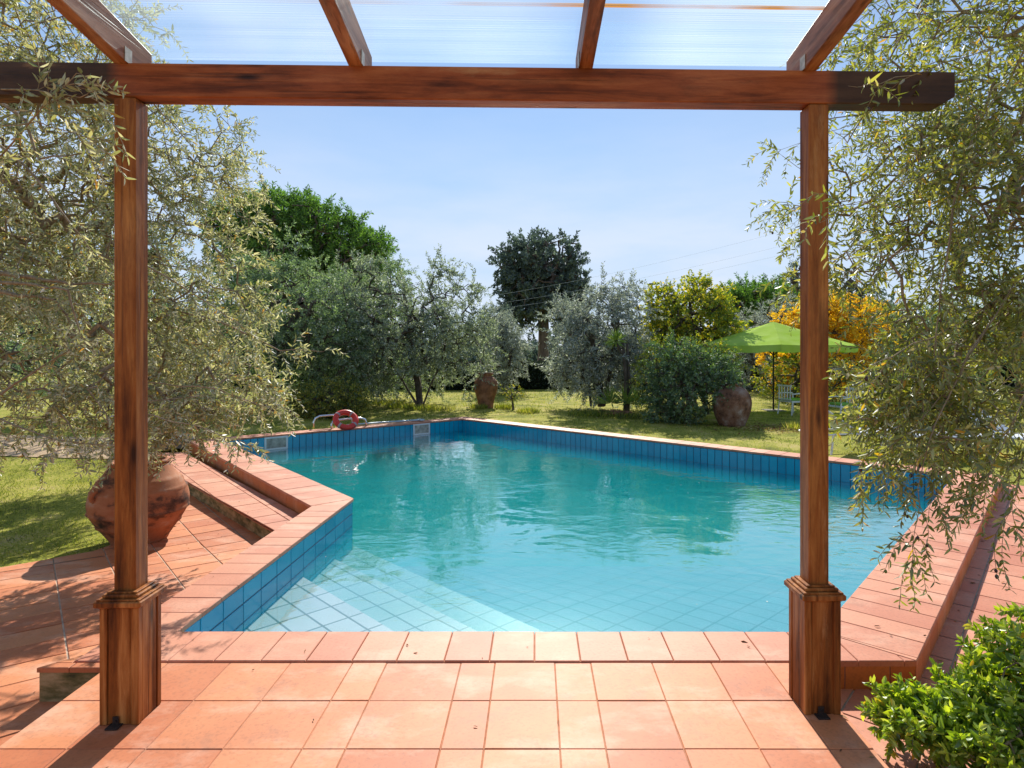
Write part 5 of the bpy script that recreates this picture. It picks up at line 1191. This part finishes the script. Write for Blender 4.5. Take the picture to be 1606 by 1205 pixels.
for pth, rr_, nt, ol in (
    ([P(1600, 430, 3.0), P(1520, 560, 2.8), P(1450, 700, 2.75), P(1440, 790, 2.7), P(1432, 870, 2.7)], .004, 12, 12),
    ([P(1640, 480, 2.8), P(1600, 640, 2.7), P(1560, 720, 2.65), P(1530, 800, 2.6)], .004, 13, 12),
    ([P(1560, 500, 3.0), P(1480, 620, 2.9), P(1400, 700, 2.85), P(1350, 745, 2.8)], .004, 12, 10),
    ([P(1640, 600, 2.7), P(1610, 700, 2.6), P(1590, 780, 2.55), P(1570, 830, 2.5)], .003, 9, 8),
    ([P(1500, 520, 3.0), P(1440, 620, 2.95), P(1390, 690, 2.9), P(1380, 760, 2.85)], .003, 10, 8),
    ([P(1560, 560, 3.0), P(1500, 660, 2.9), P(1470, 720, 2.85), P(1460, 770, 2.8)], .003, 12, 8),
    ([P(1500, 250, 3.2), P(1400, 300, 2.7), P(1330, 330, 2.4), P(1285, 350, 2.32)], .003, 4, 2),
    ([P(1500, 380, 3.1), P(1400, 400, 2.7), P(1330, 405, 2.45), P(1290, 405, 2.35)], .003, 2, 0),
    ([P(1520, 500, 3.0), P(1400, 560, 2.6), P(1340, 590, 2.45), P(1305, 585, 2.38)], .003, 3, 2),
    ([P(1620, 60, 3.0), P(1480, 100, 2.6), P(1380, 130, 2.4), P(1330, 135, 2.35)], .003, 5, 3),
    ([P(1640, -40, 3.4), P(1520, 20, 3.0), P(1420, 20, 2.9), P(1360, 60, 2.9)], .005, 14, 0),
    ([P(1620, 160, 3.3), P(1480, 200, 3.6), P(1350, 190, 4.0), P(1225, 235, 4.2)], .004, 14, 4),
    ([P(1580, 330, 3.4), P(1450, 300, 3.8), P(1340, 320, 4.1), P(1220, 330, 4.2)], .004, 16, 4),
    ([P(1560, 120, 3.2), P(1500, 300, 3.0), P(1480, 420, 2.9), P(1465, 560, 2.8)], .008, 16, 3)):
    spray(r2, pth, rr_, nt, M['olive_right'], L=.052, olives=ol, n=9, droop=.18)

# ------------------------------------------------------------------ glossy shrub bottom right
tree('glossy_shrub', 'bright glossy green shrub with pale stems at the lower right corner', 'shrub',
     [[np.array([2.35, 2.3, -.15]), np.array([2.2, 2.25, -.02]), np.array([2.0, 2.2, .05])], [np.array([2.45, 2.35, -.15]), np.array([2.3, 2.4, .05]), np.array([2.1, 2.45, .15])], [np.array([2.4, 2.2, -.15]), np.array([2.5, 2.3, .1]), np.array([2.6, 2.5, .25])]],
     [((2.16, 2.33, .12), (.46, .34, .22)), ((1.85, 2.30, .03), (.30, .22, .11), .09), ((2.5, 2.5, .24), (.5, .4, .24)), ((1.52, 2.42, .03), (.12, .12, .06), .02), ((2.2, 2.0, .12), (.4, .3, .22))], 1250, M['bright'], M['bark_near'],
     step=.07, jit=.25, r_tip=.0018, r_pow=.40, rmax=.02, tw=dict(n=6, ds=.016, droop=-.06, L=.048, leaves=4, spread=.6, ldir=.6), wr=.44, tint=.0, six=True, shell=.6, twig_r=.0013, up=.0, curl=.15)

# ------------------------------------------------------------------ fallen leaves
def litter(n, sampler, zf, L0, name='fallen_leaves'):
    p = []
    while len(p) < n:
        x, y = sampler(); z = zf(x, y)
        if z is not None: p.append((x, y, z + .004))
    p = np.array(p); d = np.stack([rs.normal(size=n), rs.normal(size=n), rs.normal(0, .08, n)], 1)
    return p, d, L0 * rs.uniform(.6, 1.3, n)
def zpave(x, y):
    if in_poly(x, y, inner): return None
    if in_poly(x, y, outer): return 0.0
    if -2.05 < x < 1.28 and y < 2.94: return ZD
    if in_poly(x, y, mid): return ZM
    if in_poly(x, y, terr_poly): return zterr(y)
    if in_poly(x, y, terrR): return ZR
    return None
l1 = litter(75, lambda: (random.uniform(1.0, 4.6), random.uniform(1.8, 6.8)), zpave, .035)
l2 = litter(60, lambda: (random.uniform(-4.2, 1.2), random.uniform(2.0, 7)), zpave, .022)
l3 = litter(60, lambda: (random.gauss(1.62, .2), random.gauss(2.45, .22)), zpave, .035)
l4 = litter(900, lambda: (random.gauss(5.1, .7), random.gauss(12.6, .45)), lambda x, y: zlawn(x, y) + .02, .06)
l5 = litter(500, lambda: (random.uniform(-9, 9), random.uniform(9, 20)), lambda x, y: None if in_poly(x, y, outer) else zlawn(x, y) + .02, .05)
fp = np.concatenate([q[0] for q in (l1, l2, l3, l4, l5)]); fd = np.concatenate([q[1] for q in (l1, l2, l3, l4, l5)]); fL = np.concatenate([q[2] for q in (l1, l2, l3, l4, l5)])
tag(link('fallen_leaves', leaf_mesh('fallen_leaves', fp, fd, fL, fL * .32, rs.uniform(0, 1, len(fp)), six=True, up=np.array([0, 0, 1.0])), M['litter']), kind='stuff')

# pale specks and seeds drifting on the water
wpn = []
while len(wpn) < 70:
    x, y = random.uniform(-4.5, 4.5), random.uniform(3.5, 13)
    if in_poly(x, y, inner): wpn.append((x, y, WZ + .003))
wpn = np.array(wpn); wd_ = np.stack([rs.normal(size=70), rs.normal(size=70), np.zeros(70)], 1)
tag(link('floating_debris', leaf_mesh('floating_debris', wpn, wd_, .014 * rs.uniform(.6, 1.6, 70), .009, rs.uniform(0, 1, 70), fold=.05, up=np.array([0, 0, 1.0])), M['speck']), kind='stuff')
